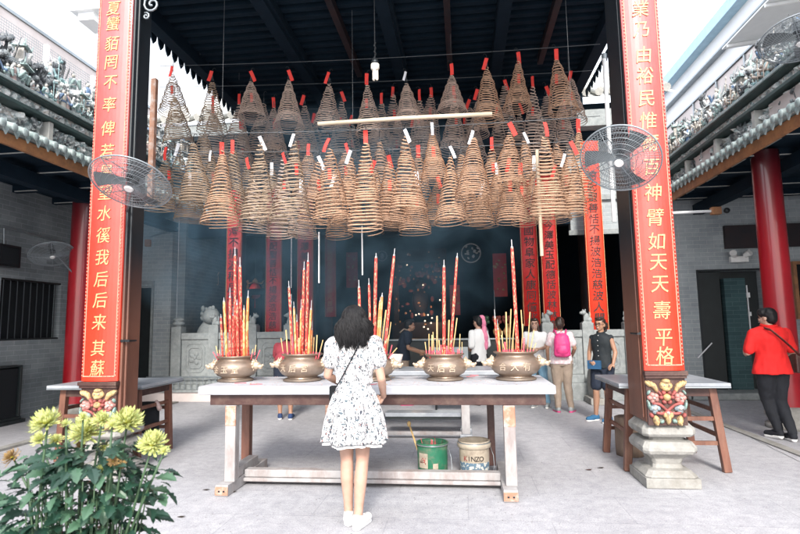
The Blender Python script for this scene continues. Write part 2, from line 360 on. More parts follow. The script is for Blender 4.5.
def put_glyph(b, ch, loc, size, ux, uy, shear=.0, sq=1):
    """glyph centred at loc; ux, uy are in-plane right and up"""
    ux, uy = Vector(ux).normalized(), Vector(uy).normalized(); uz = ux.cross(uy)
    T = Matrix((ux*size*sq, (uy+ux*shear)*size, uz*size)).transposed().to_4x4(); T.translation = Vector(loc)
    b.merge(glyph(ch), T)
def bw(b, name, parent, bevel=0):
    """build a part given in world coordinates under an unrotated parent"""
    o = b.build(name, parent, bevel); w = Vector((0, 0, 0)); q = parent
    while q is not None: w += q.location; q = q.parent
    o.data.transform(Matrix.Translation(-w)); return o
def wt(name, label, cat, loc, group=None): return thing(name, label, cat, loc, 0, group)
def wall(name, label, x0, x1, y0, y1, z0, z1, m, holes=(), axis='x', cat='wall'):
    """box wall with rectangular holes; holes are (a0,a1,z0,z1) along its axis. One mesh, tagged as a thing"""
    b = mb(m); a0, a1 = (x0, x1) if axis == 'x' else (y0, y1)
    cuts = sorted(holes); cur = a0
    def seg(p, q, zz0, zz1):
        if q-p < 1e-4 or zz1-zz0 < 1e-4: return
        if axis == 'x': b.b2(p, q, y0, y1, zz0, zz1)
        else: b.b2(x0, x1, p, q, zz0, zz1)
    for h0, h1, hz0, hz1 in cuts:
        seg(cur, h0, z0, z1); seg(h0, h1, z0, hz0); seg(h0, h1, hz1, z1); cur = h1
    seg(cur, a1, z0, z1)
    c = Vector(((x0+x1)/2, (y0+y1)/2, z0))
    r = wt(name, label, cat, c); bw(b, 'masonry', r)
    return r

# ---------------- ground
b = mb('ground'); b.add([(-60, -40, 0), (60, -40, 0), (60, 90, 0), (-60, 90, 0)], [(0, 1, 2, 3)])
tag(b.build('courtyard_ground'), kind='structure')
b = mb('light_stone'); b.b2(3.62, 3.74, -2, 10.6, .004, .016)
for y in range(0, 12): pass
tag(b.build('paving_strip_along_gallery'), kind='structure')
b = mb('light_stone'); b.b2(-6.0, -5.86, -2, 10.6, .004, .03)
tag(b.build('paving_edge'), kind='structure')
# hall platform
HX0, HX1 = -6.5, 4.25
b = mb('grey_stone'); b.b2(HX0, HX1, 10.86, 20, 0.004, .34); b.use('pink_wall'); b.b2(HX0-.9, HX0+1.9, 10.72, 10.86, .004, .20); b.use('grey_stone'); b.b2(HX0-.9, HX0+1.9, 10.68, 10.86, .20, .245)
b.b2(-3.3, 1.4, 10.5, 10.86, .004, .17)
tag(b.build('hall_platform_floor'), kind='structure')

# ---------------- couplet columns
LEFT_TXT = [('夏', 8), ('蠻', 23), ('貊', 43), ('罔', 62), ('不', 82), ('率', 104), ('俾', 128), ('若', 151), ('旱', 172), ('望', 192), ('水', 213), ('徯', 235), ('我', 257), ('后', 279), ('后', 300), ('来', 322), ('其', 345), ('蘇', 370)]
RIGHT_TXT = [('業', 8), ('乃', 29), ('由', 54), ('裕', 75), ('民', 98), ('惟', 120), ('爾', 143), ('百', 167), ('神', 192), ('臂', 217), ('如', 241), ('天', 262), ('天', 284), ('壽', 310), ('平', 334), ('格', 358)]
def couplet_post(side):
    if side < 0: x0, x1, yf, lab = -3.94, -3.54, 5.22, 'square brown post with red gold couplet board, behind the yellow flowers'
    else: x0, x1, yf, lab = 1.64, 1.99, 5.22, 'square brown post with red gold couplet board on a fully visible stepped stone base'
    DZ = -.105 if side < 0 else -.035
    xc = (x0+x1)/2; r = wt('couplet_post', lab, 'post', (xc, yf+.25, 0), 'front posts of the pavilion')
    dpt = .30 if side < 0 else .50
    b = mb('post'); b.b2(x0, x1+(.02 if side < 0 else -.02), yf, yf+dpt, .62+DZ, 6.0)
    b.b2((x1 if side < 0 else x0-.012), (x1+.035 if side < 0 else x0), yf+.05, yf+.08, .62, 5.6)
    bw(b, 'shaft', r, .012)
    b = mb('dark_metal'); b.b2(x0-.02 if side > 0 else x1, x0+.1 if side > 0 else x1+.1, yf-.012, yf-.002, 1.38, 1.405); b.cyl((x1+.04 if side < 0 else x0-.03, yf-.02, 1.39), (x1+.04 if side < 0 else x0-.03, yf+.2, 1.39), .009, n=8)
    bw(b, 'iron_strap', r)
    # the board: gently bowed front, raised rim
    b = mb('board'); NB = 10; zb, zt = 1.09+DZ, 5.7; vs = []
    w = (x1-x0)/2
    for zz in (zb, zt):
        for i in range(NB+1):
            u = -1+2*i/NB; vs.append((xc+u*w, yf-.03-.035*(1-u*u), zz))
        vs += [(xc+w, yf-.004, zz), (xc-w, yf-.004, zz)]
    n = NB+3; b.add(vs, [(i, i+1, n+i+1, n+i) for i in range(n-1)]+[(n-1, 0, n, 2*n-1), tuple(range(n))[::-1], tuple(range(n, 2*n))])
    bd = bw(b, 'couplet_board', r)
    def fy(x): u = (x-xc)/w; return yf-.03-.035*(1-u*u)
    b = mb('gilt_thin')
    for dx in (-w+.028, w-.028):
        b.b2(xc+dx-.0035, xc+dx+.0035, fy(xc+dx)-.006, fy(xc+dx)+.004, zb+.05, zt)
        for k in range(int((zt-zb)/.036)): b.box((xc+dx+(.013 if dx > 0 else -.013), fy(xc+dx)-.004, zb+.06+k*.036), (.007, .010, .014))
    for k in range(NB-1):
        xa = xc+w*(-1+2*(k+.6)/NB); xb = xc+w*(-1+2*(k+1.4)/NB)
        b.b2(max(xa, xc-w+.03)-.006, min(xb, xc+w-.03)+.006, fy((xa+xb)/2)-.0065, fy((xa+xb)/2)+.006, zb+.045, zb+.055)
    bw(b, 'gilt_border', bd)
    b = mb('gold')
    for ch, py in (LEFT_TXT if side < 0 else RIGHT_TXT):
        p = at((99+(115-99)*(1-py/382) if side < 0 else 668-(668-641)*(1-py/372)), py, Y=yf-.07)
        put_glyph(b, ch, (xc, yf-.068, max(p.z-(.03 if py > 330 else 0), zb+.135)), .178, (1, 0, .0), (0, 0, 1), shear=.10, sq=.92)
    bw(b, 'gold_lettering', bd)
    b = mb('dark_wood'); b.b2(x0-.012, x1+.012, yf-.075, yf-.002, 1.045+DZ, 1.085+DZ); b.b2(x0-.005, x1+.005, yf-.06, yf-.003, 1.02+DZ, 1.045+DZ); bw(b, 'ledge', r, .004)
    # carved polychrome panel
    b = mb('dark_wood'); b.b2(x0+.005, x1-.005, yf-.03, yf-.002, .60+DZ, 1.02+DZ)
    pr = {'y': FIG['cream'], 'p': FIG['pink']}
    cols = dict(y=('carved_yellow', (.62, .43, .20)), p=('carved_pink', (.60, .27, .24)), r=('carved_red', (.36, .085, .075)), b=('carved_blue_grey', (.28, .36, .40)), w=('carved_white', (.62, .58, .52)), g=('carved_green', (.24, .38, .34)))
    for k, (nn, c) in cols.items():
        if nn not in M: M[nn] = mat(nn, c, tuple(x*.62 for x in c), rough=.55, scale=20, dirt=(.11, .07, .06), dscale=22, damt=.9, bump=.4)
    W = (x1-x0)
    def bl(k, u, v, ru, rv, a=0, d=.035):
        b.use(cols[k][0], True)
        b.sphere((xc+u*W/2, yf-.035, .81+DZ+v*.2), (ru*W/2, d, rv*.2), 12, 8, T=Matrix.Rotation(R(a), 4, 'Y'))
    bl('y', 0, .72, .34, .22); bl('y', 0, .92, .22, .12, 0, .05); bl('y', 0, .58, .20, .12, 0, .055)
    bl('w', -.12, .75, .06, .05, 0, .05); bl('w', .12, .75, .06, .05, 0, .05)
    for s in (-1, 1):
        for k in range(4): bl('y', s*(.52+.12*k), .62+.12*k-.02*k*k, .10, .24-.02*k, s*(18+8*k), .03)
        for k in range(5): bl('p', s*(.66+.16*math.cos(k*1.257)), .18+.13*math.sin(k*1.257), .15, .12, k*30, .035)
        bl('w', s*.66, .18, .09, .08, 0, .055); bl('r', s*.36, .40, .08, .2, s*40, .03)
        for k in range(4): bl('b', s*(.62+.14*math.cos(k*1.57)), -.28+.14*math.sin(k*1.57), .16, .12, s*45+k*45, .03)
        bl('w', s*.62, -.26, .12, .14, 45, .05); bl('g', s*.9, -.15, .08, .25, s*12, .03); bl('g', s*.88, .42, .07, .12, -s*30, .03)
        bl('y', s*.58, -.82, .16, .22, s*10, .04); bl('y', s*.58, -.98, .07, .08, 0, .05); bl('g', s*.32, -.86, .13, .10, s*30, .03); bl('r', s*.80, -.60, .10, .12, s*30, .03)
        bl('w', s*.30, -.52, .1, .08, s*30, .03)
    bl('y', 0, .20, .20, .17, 0, .055)
    for k in range(6): bl('r', .27*math.cos(k*1.047), .20+.24*math.sin(k*1.047), .13, .10, k*60, .03)
    b.use(cols['r'][0], True)
    for s in (-1, 1):
        pts = [Vector((xc+s*W/2*(.75-1.35*t), yf-.05-.01*math.sin(t*9), .81+DZ+.2*(-.08-.46*t+.10*math.sin(t*7)))) for t in [i/12 for i in range(13)]]
        b.tube(pts, .013, 8)
    bl('y', 0, -.72, .14, .30, 0, .045); bl('y', -.15, -.58, .13, .16, -20, .04); bl('y', .15, -.58, .13, .16, 20, .04); bl('w', 0, -.5, .1, .09, 0, .05)
    bw(b, 'carved_panel', r)
    # stepped stone base
    base = mb('light_stone'); yc = yf+.25
    def octo(zs):
        vs = []
        for hw, z in zs:
            k = .82
            for sx, sy in ((k, -1), (1, -k), (1, k), (k, 1), (-k, 1), (-1, k), (-1, -k), (-k, -1)): vs.append((xc+sx*hw, yc+sy*hw, z))
        N = len(zs); base.add(vs, [(i*8+j, i*8+(j+1) % 8, (i+1)*8+(j+1) % 8, (i+1)*8+j) for i in range(N-1) for j in range(8)]+[tuple(range(8))[::-1], tuple(range((N-1)*8, N*8))])
    base.b2(xc-.27, xc+.27, yc-.27, yc+.27, .003, .095)
    octo([(.262, .0955), (.262, .11), (.21, .155), (.155, .165), (.145, .20), (.165, .255), (.215, .30), (.255, .312), (.272, .345), (.272, .375), (.235, .425), (.175, .435), (.175, .46), (.245, .475), (.268, .50), (.268, .545), (.205, .61), (.19, .618)])
    for v in base.v: v.z *= (.955 if side > 0 else .84); v.x = xc+.025*side+(v.x-xc)*.875; v.y = yc+(v.y-yc)*.93
    bw(base, 'stone_base', r, .006)
    return r
couplet_post(-1); couplet_post(1)
# behind post pieces: thin wooden pole beside left post and pale pipe beside right
p = wt('timber_pole', 'slim brown wooden pole right behind the left couplet post', 'pole', (-4.02, 6.4, 0)); b = mb('bare_wood'); b.b2(-4.06, -3.99, 6.4, 6.46, at(155, 205, Y=6.4).z, at(155, 78, Y=6.4).z); bw(b, 'shaft', p)
x = at(608, 120, Y=7.2).x; z1 = at(608, 55, Y=7.2).z
p = wt('downpipe', 'pale vertical pipe hanging just left of the right couplet post', 'pipe', (x, 7.2, 0)); b = mb('white_metal', True); b.cyl((x, 7.2, at(608, 222, Y=7.2).z), (x, 7.2, z1), .028, n=14); b.use('grey_metal'); b.cyl((x, 7.2, z1-.05), (x, 7.2, z1+.02), .035, n=14); bw(b, 'tube', p)

# ---------------- pavilion roof (dark timber underside, drip tiles along its sides)
RX0, RX1, RY0, RY1, RZ = -4.45, 2.42, 4.85, 10.3, 5.85
r = wt('pavilion_roof', 'dark timber roof of the incense pavilion seen from below', 'roof', ((RX0+RX1)/2, 6.5, RZ))
b = mb('navy')
b.b2(RX0, RX1, RY0, RY1, RZ+.32, RZ+.42)
bw(b, 'boarding', r)
b = mb('tile'); b.b2(RX0-.05, RX1+.05, RY0-.05, RY1+.05, RZ+.425, RZ+.6); bw(b, 'tile_covering', r)
for i in range(26):
    y = RY0+.15+i*(RY1-RY0-.4)/25
    b = mb('navy2'); b.b2(RX0+.02, RX1-.02, y-.045, y+.045, RZ+.20, RZ+.315); bw(b, 'rafter', r)
for x in (-4.3, -2.6, -.97, .7, 2.27):
    b = mb('navy'); b.b2(x-.09, x+.09, RY0+.02, RY1-.02, RZ-.02, RZ+.195); bw(b, 'beam', r)
for y in (10.1,):
    b = mb('navy'); b.b2(RX0+.05, RX1-.05, y-.1, y+.1, RZ-.30, RZ-.03); bw(b, 'tie_beam', r)
b = mb('navy'); b.b2(RX0+.1, RX1-.1, 10.32, 10.38, 5.0, 6.26); bw(b, 'sky_gap_board', r)  # dark board added to shut out the bright sky gap
# carved brackets and faint row of red blocks under rear tie beam
for k, px in enumerate((432-122, 445-122, 343, 353, 430, 440, 452, 463, 476, 498)):
    pp = at(px, 72 if px < 400 else 70, Y=9.9)
    b = mb('dull_red_wood'); b.box(pp, (.12, .05, .17)); bw(b, 'bracket_block', r, .01)
for k in range(6):
    pp = at(310+k*46.0, 4+3*math.sin(k), Y=8.6)
    b = mb('dull_red_wood' if k % 2 else 'navy2'); b.b2(pp.x-.045, pp.x+.045, 6.2, 8.9, RZ+.05, RZ+.19); bw(b, 'purlin_end', r)
drip = mb('navy2'); drip.add([(-.085, 0, 0), (.085, 0, 0), (.06, 0, -.10), (0, 0, -.17), (-.06, 0, -.10), (-.085, .02, 0), (.085, .02, 0), (.06, .02, -.10), (0, .02, -.17), (-.06, .02, -.10)],
         [(0, 4, 3, 2, 1), (5, 6, 7, 8, 9), (0, 1, 6, 5), (1, 2, 7, 6), (2, 3, 8, 7), (3, 4, 9, 8), (4, 0, 5, 9)])
drip_me = drip.mesh('drip_tile')  # backlit silhouette against the sky is painted as dark tile colour
for X, a in ((RX0-.06, PI/2), (RX1+.06, -PI/2)):
    for k in range(27):
        o = bpy.data.objects.new('drip_tile', drip_me); col.objects.link(o); o.parent = r
        o.location = (X-r.location.x, RY0+.1+k*.2-6.5, .12); o.rotation_euler = (0, 0, a)
# ornamental iron scroll at the post head
r = wt('iron_scroll', 'grey curled iron scroll at the head of the left post', 'ornament', (-3.38, 5.3, 4.6)); b = mb('grey_metal', True)
c = at(152, 4, Y=5.3)
pts = [c+Vector(((.115-.0056*t)*math.cos(t*.55+1), 0, (.115-.0056*t)*math.sin(t*.55+1))) for t in range(20)]
b.tube(pts, .013, 7); c2 = at(146, 16, Y=5.3); b.tube([c2+Vector((.045*(1-t/14)*math.cos(-t*.7+2), 0, .045*(1-t/14)*math.sin(-t*.7+2))) for t in range(13)], .011, 7)
b.tube([pts[0], pts[0]+Vector((.1, 0, .12)), pts[0]+Vector((.2, 0, .3))], .012, 7); bw(b, 'scroll', r)

# ---------------- main hall
r = wt('hall_front_wall', 'pale grey brick front wall left of the hall with a dark doorway', 'wall', (-7.1, 11.4, 0))
b = mb('brick_bright')
for seg in ((-7.65, -7.36, 0, 4.9), (-7.36, -6.95, 2.48, 4.9), (-6.95, -6.5, 0, 4.9)): b.b2(seg[0], seg[1], 11.3, 11.55, seg[2], seg[3])
bw(b, 'masonry', r)
b = mb('grey_stone'); b.b2(-7.41, -7.36, 11.26, 11.5, 0, 2.53); b.b2(-6.95, -6.90, 11.26, 11.5, 0, 2.53); b.b2(-7.41, -6.9, 11.26, 11.5, 2.53, 2.6); bw(b, 'door_frame', r)
b = mb('door_dark'); b.b2(-7.36, -6.95, 11.48, 11.52, 0.0, 2.47); bw(b, 'door', r)
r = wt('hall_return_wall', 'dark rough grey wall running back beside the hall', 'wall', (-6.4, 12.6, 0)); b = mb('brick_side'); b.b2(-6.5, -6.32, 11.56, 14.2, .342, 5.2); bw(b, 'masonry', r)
r = wt('hall_front_wall', 'grey brick wall behind the right couplet post with a dark doorway', 'wall', (5.7, 11.6, 0))
b = mb('brick_bright'); dz0, dz1, dx0, dx1 = .12, 2.5, 4.80, 6.02
b.b2(4.25, dx0, 11.5, 11.75, 0, 5.0); b.b2(dx0, dx1, 11.5, 11.75, dz1, 5.0); b.b2(dx0, dx1, 11.5, 11.75, 0, dz0); b.b2(dx1, 7.6, 11.5, 11.75, 0, 5.0)
bw(b, 'masonry', r)
b = mb('door_dark'); b.b2(dx0, dx1, 11.70, 11.74, dz0, dz1); b.b2(dx0, dx0+.42, 11.53, 11.57, dz0, dz1-.02); bw(b, 'door', r)
b = mb('dark_metal'); b.b2(dx0-.03, dx0, 11.47, 11.5, dz0, dz1+.03); b.b2(dx1, dx1+.03, 11.47, 11.5, dz0, dz1+.03); b.b2(dx0-.03, dx1+.03, 11.46, 11.5, dz1, dz1+.035); bw(b, 'door_frame', r)
b = mb('brick_teal'); b.b2(5.30, 5.70, 11.52, 11.68, dz0, dz1-.15); bw(b, 'inner_pier', r)
b = mb('white_metal'); b.b2(5.71, 5.73, 11.5, 11.52, 1.2, 2.2); b.box((5.73, 11.5, 2.0), (.06, .03, .10)); b.box((5.73, 11.5, 1.62), (.05, .03, .08)); b.cyl(at(698, 358, Y=11.45), at(712, 343, Y=11.45), .012, n=6); bw(b, 'latch', r)
b = mb('dull_red_wood'); b.b2(5.35, 6.9, 11.40, 11.49, 2.95, 3.42); bw(b, 'lintel_plaque', r)
b = mb('grey_stone'); b.b2(4.3, 7.6, 10.9, 11.48, .004, .13); bw(b, 'door_step', r, .01)
r = wt('window', 'small window with a pale timber frame at the right picture edge', 'window', (7.1, 11.45, 1.9)); wx = at(795, 300, Y=11.45).x
b = mb('orange_board'); b.b2(wx, wx+.06, 11.40, 11.5, 1.5, 2.65); b.b2(wx+.06, wx+.7, 11.40, 11.5, 2.59, 2.65); bw(b, 'frame', r); b = mb('black'); b.b2(wx+.06, wx+.7, 11.44, 11.48, 1.5, 2.59); bw(b, 'pane', r)
# lintels and upper walls of the hall front
r = wt('hall_lintel', 'weathered grey brick band above the right bay of the hall', 'wall', (3.2, 11.5, 3.4)); b = mb('brick_bright'); b.b2(2.35, 4.24, 11.6, 11.8, 3.42, 5.4); b.use('grey_stone'); b.b2(2.3, 4.24, 11.55, 11.62, 3.36, 3.46); b.b2(2.3, 4.24, 11.52, 11.62, 4.1, 4.2); bw(b, 'band', r)
r = wt('hall_lintel', 'dark beam band across the hall front behind the coils', 'beam', (-2, 11.7, 3.6)); b = mb('navy'); b.b2(-6.3, 2.34, 11.62, 11.9, 3.62, 5.7); bw(b, 'band', r)
r = wt('hall_eave', 'pale tiled eave of the main hall with a grey beam under it', 'roof', (-1, 11, 5.9))
b = mb('grey_stone'); b.b2(-7.0, -3.6, 10.9, 11.2, 5.78, 6.05); bw(b, 'eave_beam', r, .01); b = mb('grey_stone'); b.b2(1.9, 4.2, 10.9, 11.2, 5.5, 5.85); bw(b, 'eave_beam', r, .01)
b = mb('tile', True)
for k in range(44):
    x = -7.0+k*.26
    if -3.5 < x < 1.6: continue
    b.cyl((x, 10.75, 6.16), (x, 14.4, 8.2), .085, n=10)
b.smooth = False; b.add([(-7.2, 10.8, 6.08), (4.4, 10.8, 6.08), (4.4, 14.4, 8.12), (-7.2, 14.4, 8.12)], [(0, 1, 2, 3)]); bw(b, 'tiles', r)
b = mb('navy'); b.b2(-7.1, 4.3, 11.22, 11.58, 5.42, 6.1); bw(b, 'purlin', r)
# hall interior shell
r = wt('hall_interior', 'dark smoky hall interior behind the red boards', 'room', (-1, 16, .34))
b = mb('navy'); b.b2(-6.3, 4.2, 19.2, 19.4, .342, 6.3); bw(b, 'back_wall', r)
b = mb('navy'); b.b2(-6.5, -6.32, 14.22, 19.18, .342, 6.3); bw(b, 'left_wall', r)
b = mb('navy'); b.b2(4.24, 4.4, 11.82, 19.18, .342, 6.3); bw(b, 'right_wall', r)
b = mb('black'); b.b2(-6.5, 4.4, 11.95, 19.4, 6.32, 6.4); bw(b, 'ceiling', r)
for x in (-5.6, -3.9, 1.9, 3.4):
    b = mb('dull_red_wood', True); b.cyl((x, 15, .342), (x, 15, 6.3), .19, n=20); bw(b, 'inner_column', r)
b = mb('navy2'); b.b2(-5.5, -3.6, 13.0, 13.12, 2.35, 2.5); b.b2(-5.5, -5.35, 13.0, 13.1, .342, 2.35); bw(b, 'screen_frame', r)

# hall columns with hanging boards
TX = dict(a='德配聖善恬不揚波浩浩慈波人間重馨香', b='恩海國物阜家人康同億兆', c='古今澤美玉配德恬波林林壽世', d='海不揚波稱后德四海慈恩', e='寶炬騰輝慈雲廣布')
def board(px0, px1, ptop, pbot, Y, m, txt, ink, lab, ty0, ty1, colm=True, tsize=.9, ztop=None):
    a = at(px0, (pbot), Y=Y); c = at(px1, pbot, Y=Y)
    x0, x1 = min(a.x, c.x), max(a.x, c.x); z0 = a.z; zt = ztop or at(px0, ptop, Y=Y).z; xc = (x0+x1)/2; w = (x1-x0)/2
    r = wt('couplet_board', lab, 'couplet board', (xc, Y, z0), 'red couplet boards on the hall columns')
    b = mb(m, True); NB = 8; vs = []
    for zz in (z0, zt):
        for i in range(NB+1): u = -1+2*i/NB; vs.append((xc+u*w, Y-.05*(1-u*u), zz))
        vs += [(xc+w, Y+.03, zz), (xc-w, Y+.03, zz)]
    n = NB+3; b.add(vs, [(i, i+1, n+i+1, n+i) for i in range(n-1)]+[(n-1, 0, n, 2*n-1), tuple(range(n))[::-1], tuple(range(n, 2*n))]); bw(b, 'panel', r)
    b = mb(ink); z1 = at(px0, ty0, Y=Y).z; z2 = at(px0, ty1, Y=Y).z; n = len(txt)
    for i, ch in enumerate(txt): put_glyph(b, ch, (xc, Y-.056, z1+(z2-z1)*i/(n-1)), min(2*w*tsize, abs(z1-z2)/(n-1)*.95), (1, 0, 0), (0, 0, 1), .08)
    bw(b, 'lettering', r)
    b = mb('gold'); b.b2(xc-w+.005, xc-w+.012, Y-.03, Y-.015, z0, zt); b.b2(xc+w-.012, xc+w-.005, Y-.03, Y-.015, z0, zt); bw(b, 'gilt_edge', r)
    return r, xc, z0
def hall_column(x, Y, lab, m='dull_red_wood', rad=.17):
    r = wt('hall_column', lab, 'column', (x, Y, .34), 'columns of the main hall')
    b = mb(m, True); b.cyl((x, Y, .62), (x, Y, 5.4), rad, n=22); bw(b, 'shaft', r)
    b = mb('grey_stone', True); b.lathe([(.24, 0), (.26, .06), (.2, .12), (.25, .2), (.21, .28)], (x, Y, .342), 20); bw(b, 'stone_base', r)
_, xa, _ = board(225, 240, 130, 352, 11.3, 'board_in', TX['d'], 'black_ink', 'leftmost red couplet board, above the first bronze burner', 232, 345, ztop=4.6)
hall_column(xa, 11.52, 'hall column behind the leftmost red couplet board')
_, xa, _ = board(265, 281, 130, 361, 11.35, 'board_in', TX['a'][:14], 'black_ink', 'red couplet board with black writing between the first two burners', 238, 352, ztop=4.6)
hall_column(xa, 11.57, 'hall column behind the second red couplet board from left')
_, xa, _ = board(297, 313, 130, 345, 11.35, 'board_in', TX['c'][:12], 'black_ink', 'red couplet board straight above the second burner', 228, 335, ztop=4.6)
hall_column(xa, 11.57, 'hall column above the second bronze burner')
board(325, 336, 150, 317, 13.2, 'board_in', TX['e']+'恩光普照', 'gold', 'dim red board with gold writing, above the woman in floral dress', 240, 310, ztop=4.6)
_, xa, _ = board(524, 541, 120, 326, 11.5, 'board_in', TX['b'], 'black_ink', 'red couplet board directly right of the tall candle of the last burner', 210, 318, ztop=4.6)
hall_column(xa, 11.72, 'hall column right of the last burner candle')
_, xa, _ = board(545, 562, 120, 342, 11.3, 'board_in', TX['c'], 'black_ink', 'red couplet board above the visitor with the pink backpack', 216, 335, ztop=4.6)
hall_column(xa, 11.52, 'hall column above the visitor with pink backpack')
board(592, 611, 120, 362, 11.0, 'board_orange', TX['a'], 'black_ink', 'bright orange red couplet board behind the woman in black', 176, 352, ztop=5.2, tsize=.8)

# ---------------- balustrades and lions
def lion(parent, c, s=1, fl=1):
    b = mb('grey_stone', True)
    for p, q in (((0, 0, .10), (.06, .06, .10)), ((fl*.05, -.01, .20), (.055, .055, .05)), ((fl*.10, -.02, .195), (.03, .035, .03)), ((-fl*.05, 0, .06), (.06, .06, .06)), ((fl*.04, -.04, .05), (.022, .022, .06)), ((-fl*.07, 0, .16), (.02, .02, .06)), ((fl*.02, -.03, .25), (.015, .015, .02)), ((fl*.05, .03, .25), (.015, .015, .02))):
        b.sphere(Vector(c)+Vector(p)*s, tuple(x*s for x in q), 10, 8)
    b.smooth = False; b.box(Vector(c)+Vector((0, 0, .012)), (.17*s, .15*s, .03)); bw(b, 'stone_lion', parent)
def balustrade(lab, posts, Y, ztop, z0=.342, panels=True, caps='lion'):
    r = wt('stone_balustrade', lab, 'balustrade', (sum(posts)/len(posts), Y, z0), 'stone balustrades before the hall')
    for i, x in enumerate(posts):
        b = mb('grey_stone'); b.b2(x-.11, x+.11, Y-.11, Y+.11, z0, ztop); po = bw(b, 'post', r, .012)
        if caps == 'lion' or i > 0 and caps == 'mix':
            lion(r, (x, Y, ztop), 1, 1 if i % 2 == 0 else -1)
        else:
            b = mb('grey_stone', True); b.lathe([(.09, 0), (.09, .03), (.13, .05), (.13, .09), (.08, .11), (.12, .13), (.12, .17), (.05, .19)], (x, Y, ztop), 8); bw(b, 'cap', r)
    for x0, x1 in zip(posts, posts[1:]):
        a, c = x0+.112, x1-.112
        b = mb('grey_stone'); b.b2(a, c, Y-.05, Y+.05, z0+.16, ztop-.28); b.b2(a, c, Y-.09, Y+.09, z0, z0+.155); b.b2(a, c, Y-.085, Y+.085, ztop-.275, ztop-.14)
        cx, cz = (a+c)/2, (z0+.16+ztop-.28)/2; hw, hh = (c-a)/2-.1, (ztop-.44-z0)/2-.09
        def ring(hw, hh, t, yy):
            k = .35*min(hw, hh); P_ = [(-hw+k, -hh), (hw-k, -hh), (hw, -hh+k), (hw, hh-k), (hw-k, hh), (-hw+k, hh), (-hw, hh-k), (-hw, -hh+k)]
            for (u0, v0), (u1, v1) in zip(P_, P_[1:]+P_[:1]): b.beam((cx+u0, yy, cz+v0), (cx+u1, yy, cz+v1), t, t, up=(0, 1, 0))
        ring(hw, hh, .022, Y-.052); ring(hw*.72, hh*.72, .03, Y-.054)
        b.smooth = True
        for k in range(5): b.sphere((cx+.09*math.cos(k*1.257), Y-.05, cz+.09*math.sin(k*1.257)), (.07, .02, .05), 10, 6, T=Matrix.Rotation(-k*1.257, 4, 'Y'))
        b.sphere((cx, Y-.055, cz), (.04, .03, .04), 10, 6); bw(b, 'panel', r, .006)
    return r
lx = [at(p, 350, Y=11).x for p in (178, 215, 253, 290)]
balustrade('grey stone balustrade left of the bronze burners with an octagonal panel', lx, 11.0, 1.56, caps='mix')
rx = [at(p, 350, Y=11).x for p in (548, 588, 630)]
balustrade('grey stone balustrade with two small lions behind the woman in black', rx, 11.0, 1.50, caps='lion')
r = wt('stone_lion_statue', 'rounded pale stone guardian statue left behind the first burner', 'statue', at(209, 345, Y=11.6)); c = at(209, 362, Y=11.6); c.z = .36
b = mb('grey_stone', True); b.box(c+Vector((0, 0, .2)), (.6, .4, .4)); b.sphere(c+Vector((0, 0, .85)), (.32, .25, .5), 16, 12); b.sphere(c+Vector((.08, -.1, 1.42)), (.2, .18, .18), 14, 10); b.sphere(c+Vector((.22, -.2, 1.36)), (.1, .1, .08), 10, 8)
for k in range(16): a = k*.7; b.sphere(c+Vector((.16*math.cos(a), -.02, 1.44+.15*math.sin(a))), .07, 8, 6)
for s in (-1, 1): b.capsule(c+Vector((s*.16, -.2, .8)), c+Vector((s*.17, -.26, .42)), .07, .08, 10); b.sphere(c+Vector((s*.12, -.1, 1.6)), (.05, .04, .07), 8, 6)
r.location = c; bw(b, 'statue', r)
r = wt('drum_stone', 'round pale drum stone at the foot of the hall rail behind woman in black', 'drum stone', (2.35, 10.7, 0)); c = at(594, 388, Y=10.5); b = mb('light_stone', True); b.cyl((c.x-.06, 10.5, .36), (c.x+.06, 10.5, .36), .28, n=28); b.smooth = False; b.b2(c.x-.12, c.x+.12, 10.25, 10.8, .004, .12); r.location = (c.x, 10.5, 0); bw(b, 'drum', r, .01)
r = wt('metal_railing', 'low thin metal railing before the left stone balustrade', 'railing', (-5.6, 10.75, .245))
b = mb('grey_metal', True); b.cyl((-6.7, 10.78, .50), (-4.6, 10.78, .50), .018, n=8); bw(b, 'rail', r)
for k in range(16):
    x = -6.65+k*.135; b = mb('grey_metal', True); b.cyl((x, 10.78, .247), (x, 10.78, .49), .009, n=6); bw(b, 'baluster', r)
# ---------------- side walls
r = wt('side_wall', 'shaded grey brick wall of the left gallery with a big barred window', 'wall', (-7.75, 6.5, 0))
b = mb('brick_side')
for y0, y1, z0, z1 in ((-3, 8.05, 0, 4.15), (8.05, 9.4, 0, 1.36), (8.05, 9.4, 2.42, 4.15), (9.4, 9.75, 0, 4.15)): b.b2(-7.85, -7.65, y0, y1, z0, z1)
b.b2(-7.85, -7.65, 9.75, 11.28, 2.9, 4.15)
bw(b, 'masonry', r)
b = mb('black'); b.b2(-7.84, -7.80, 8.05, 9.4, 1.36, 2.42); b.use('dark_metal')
for k in range(9): b.cyl((-7.70, 8.15+k*.145, 1.36), (-7.70, 8.15+k*.145, 2.42), .009, n=6)
b.b2(-7.72, -7.66, 8.05, 9.4, 1.36, 1.39); b.b2(-7.72, -7.66, 8.05, 9.4, 2.39, 2.42); bw(b, 'barred_window', r)
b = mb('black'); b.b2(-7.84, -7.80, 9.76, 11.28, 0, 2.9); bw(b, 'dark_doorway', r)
b = mb('dull_red_wood'); b.b2(-7.66, -7.60, 9.70, 9.80, 0, 2.95); bw(b, 'door_post', r)
b = mb('grey_metal', True); p0, p1 = at(0, 226, X=-7.6), at(64, 242, X=-7.6); b.cyl(p0, p1, .016, n=8); b.cyl(at(4, 228, X=-7.6), at(4, 246, X=-7.6), .012, n=6); bw(b, 'conduit', r)
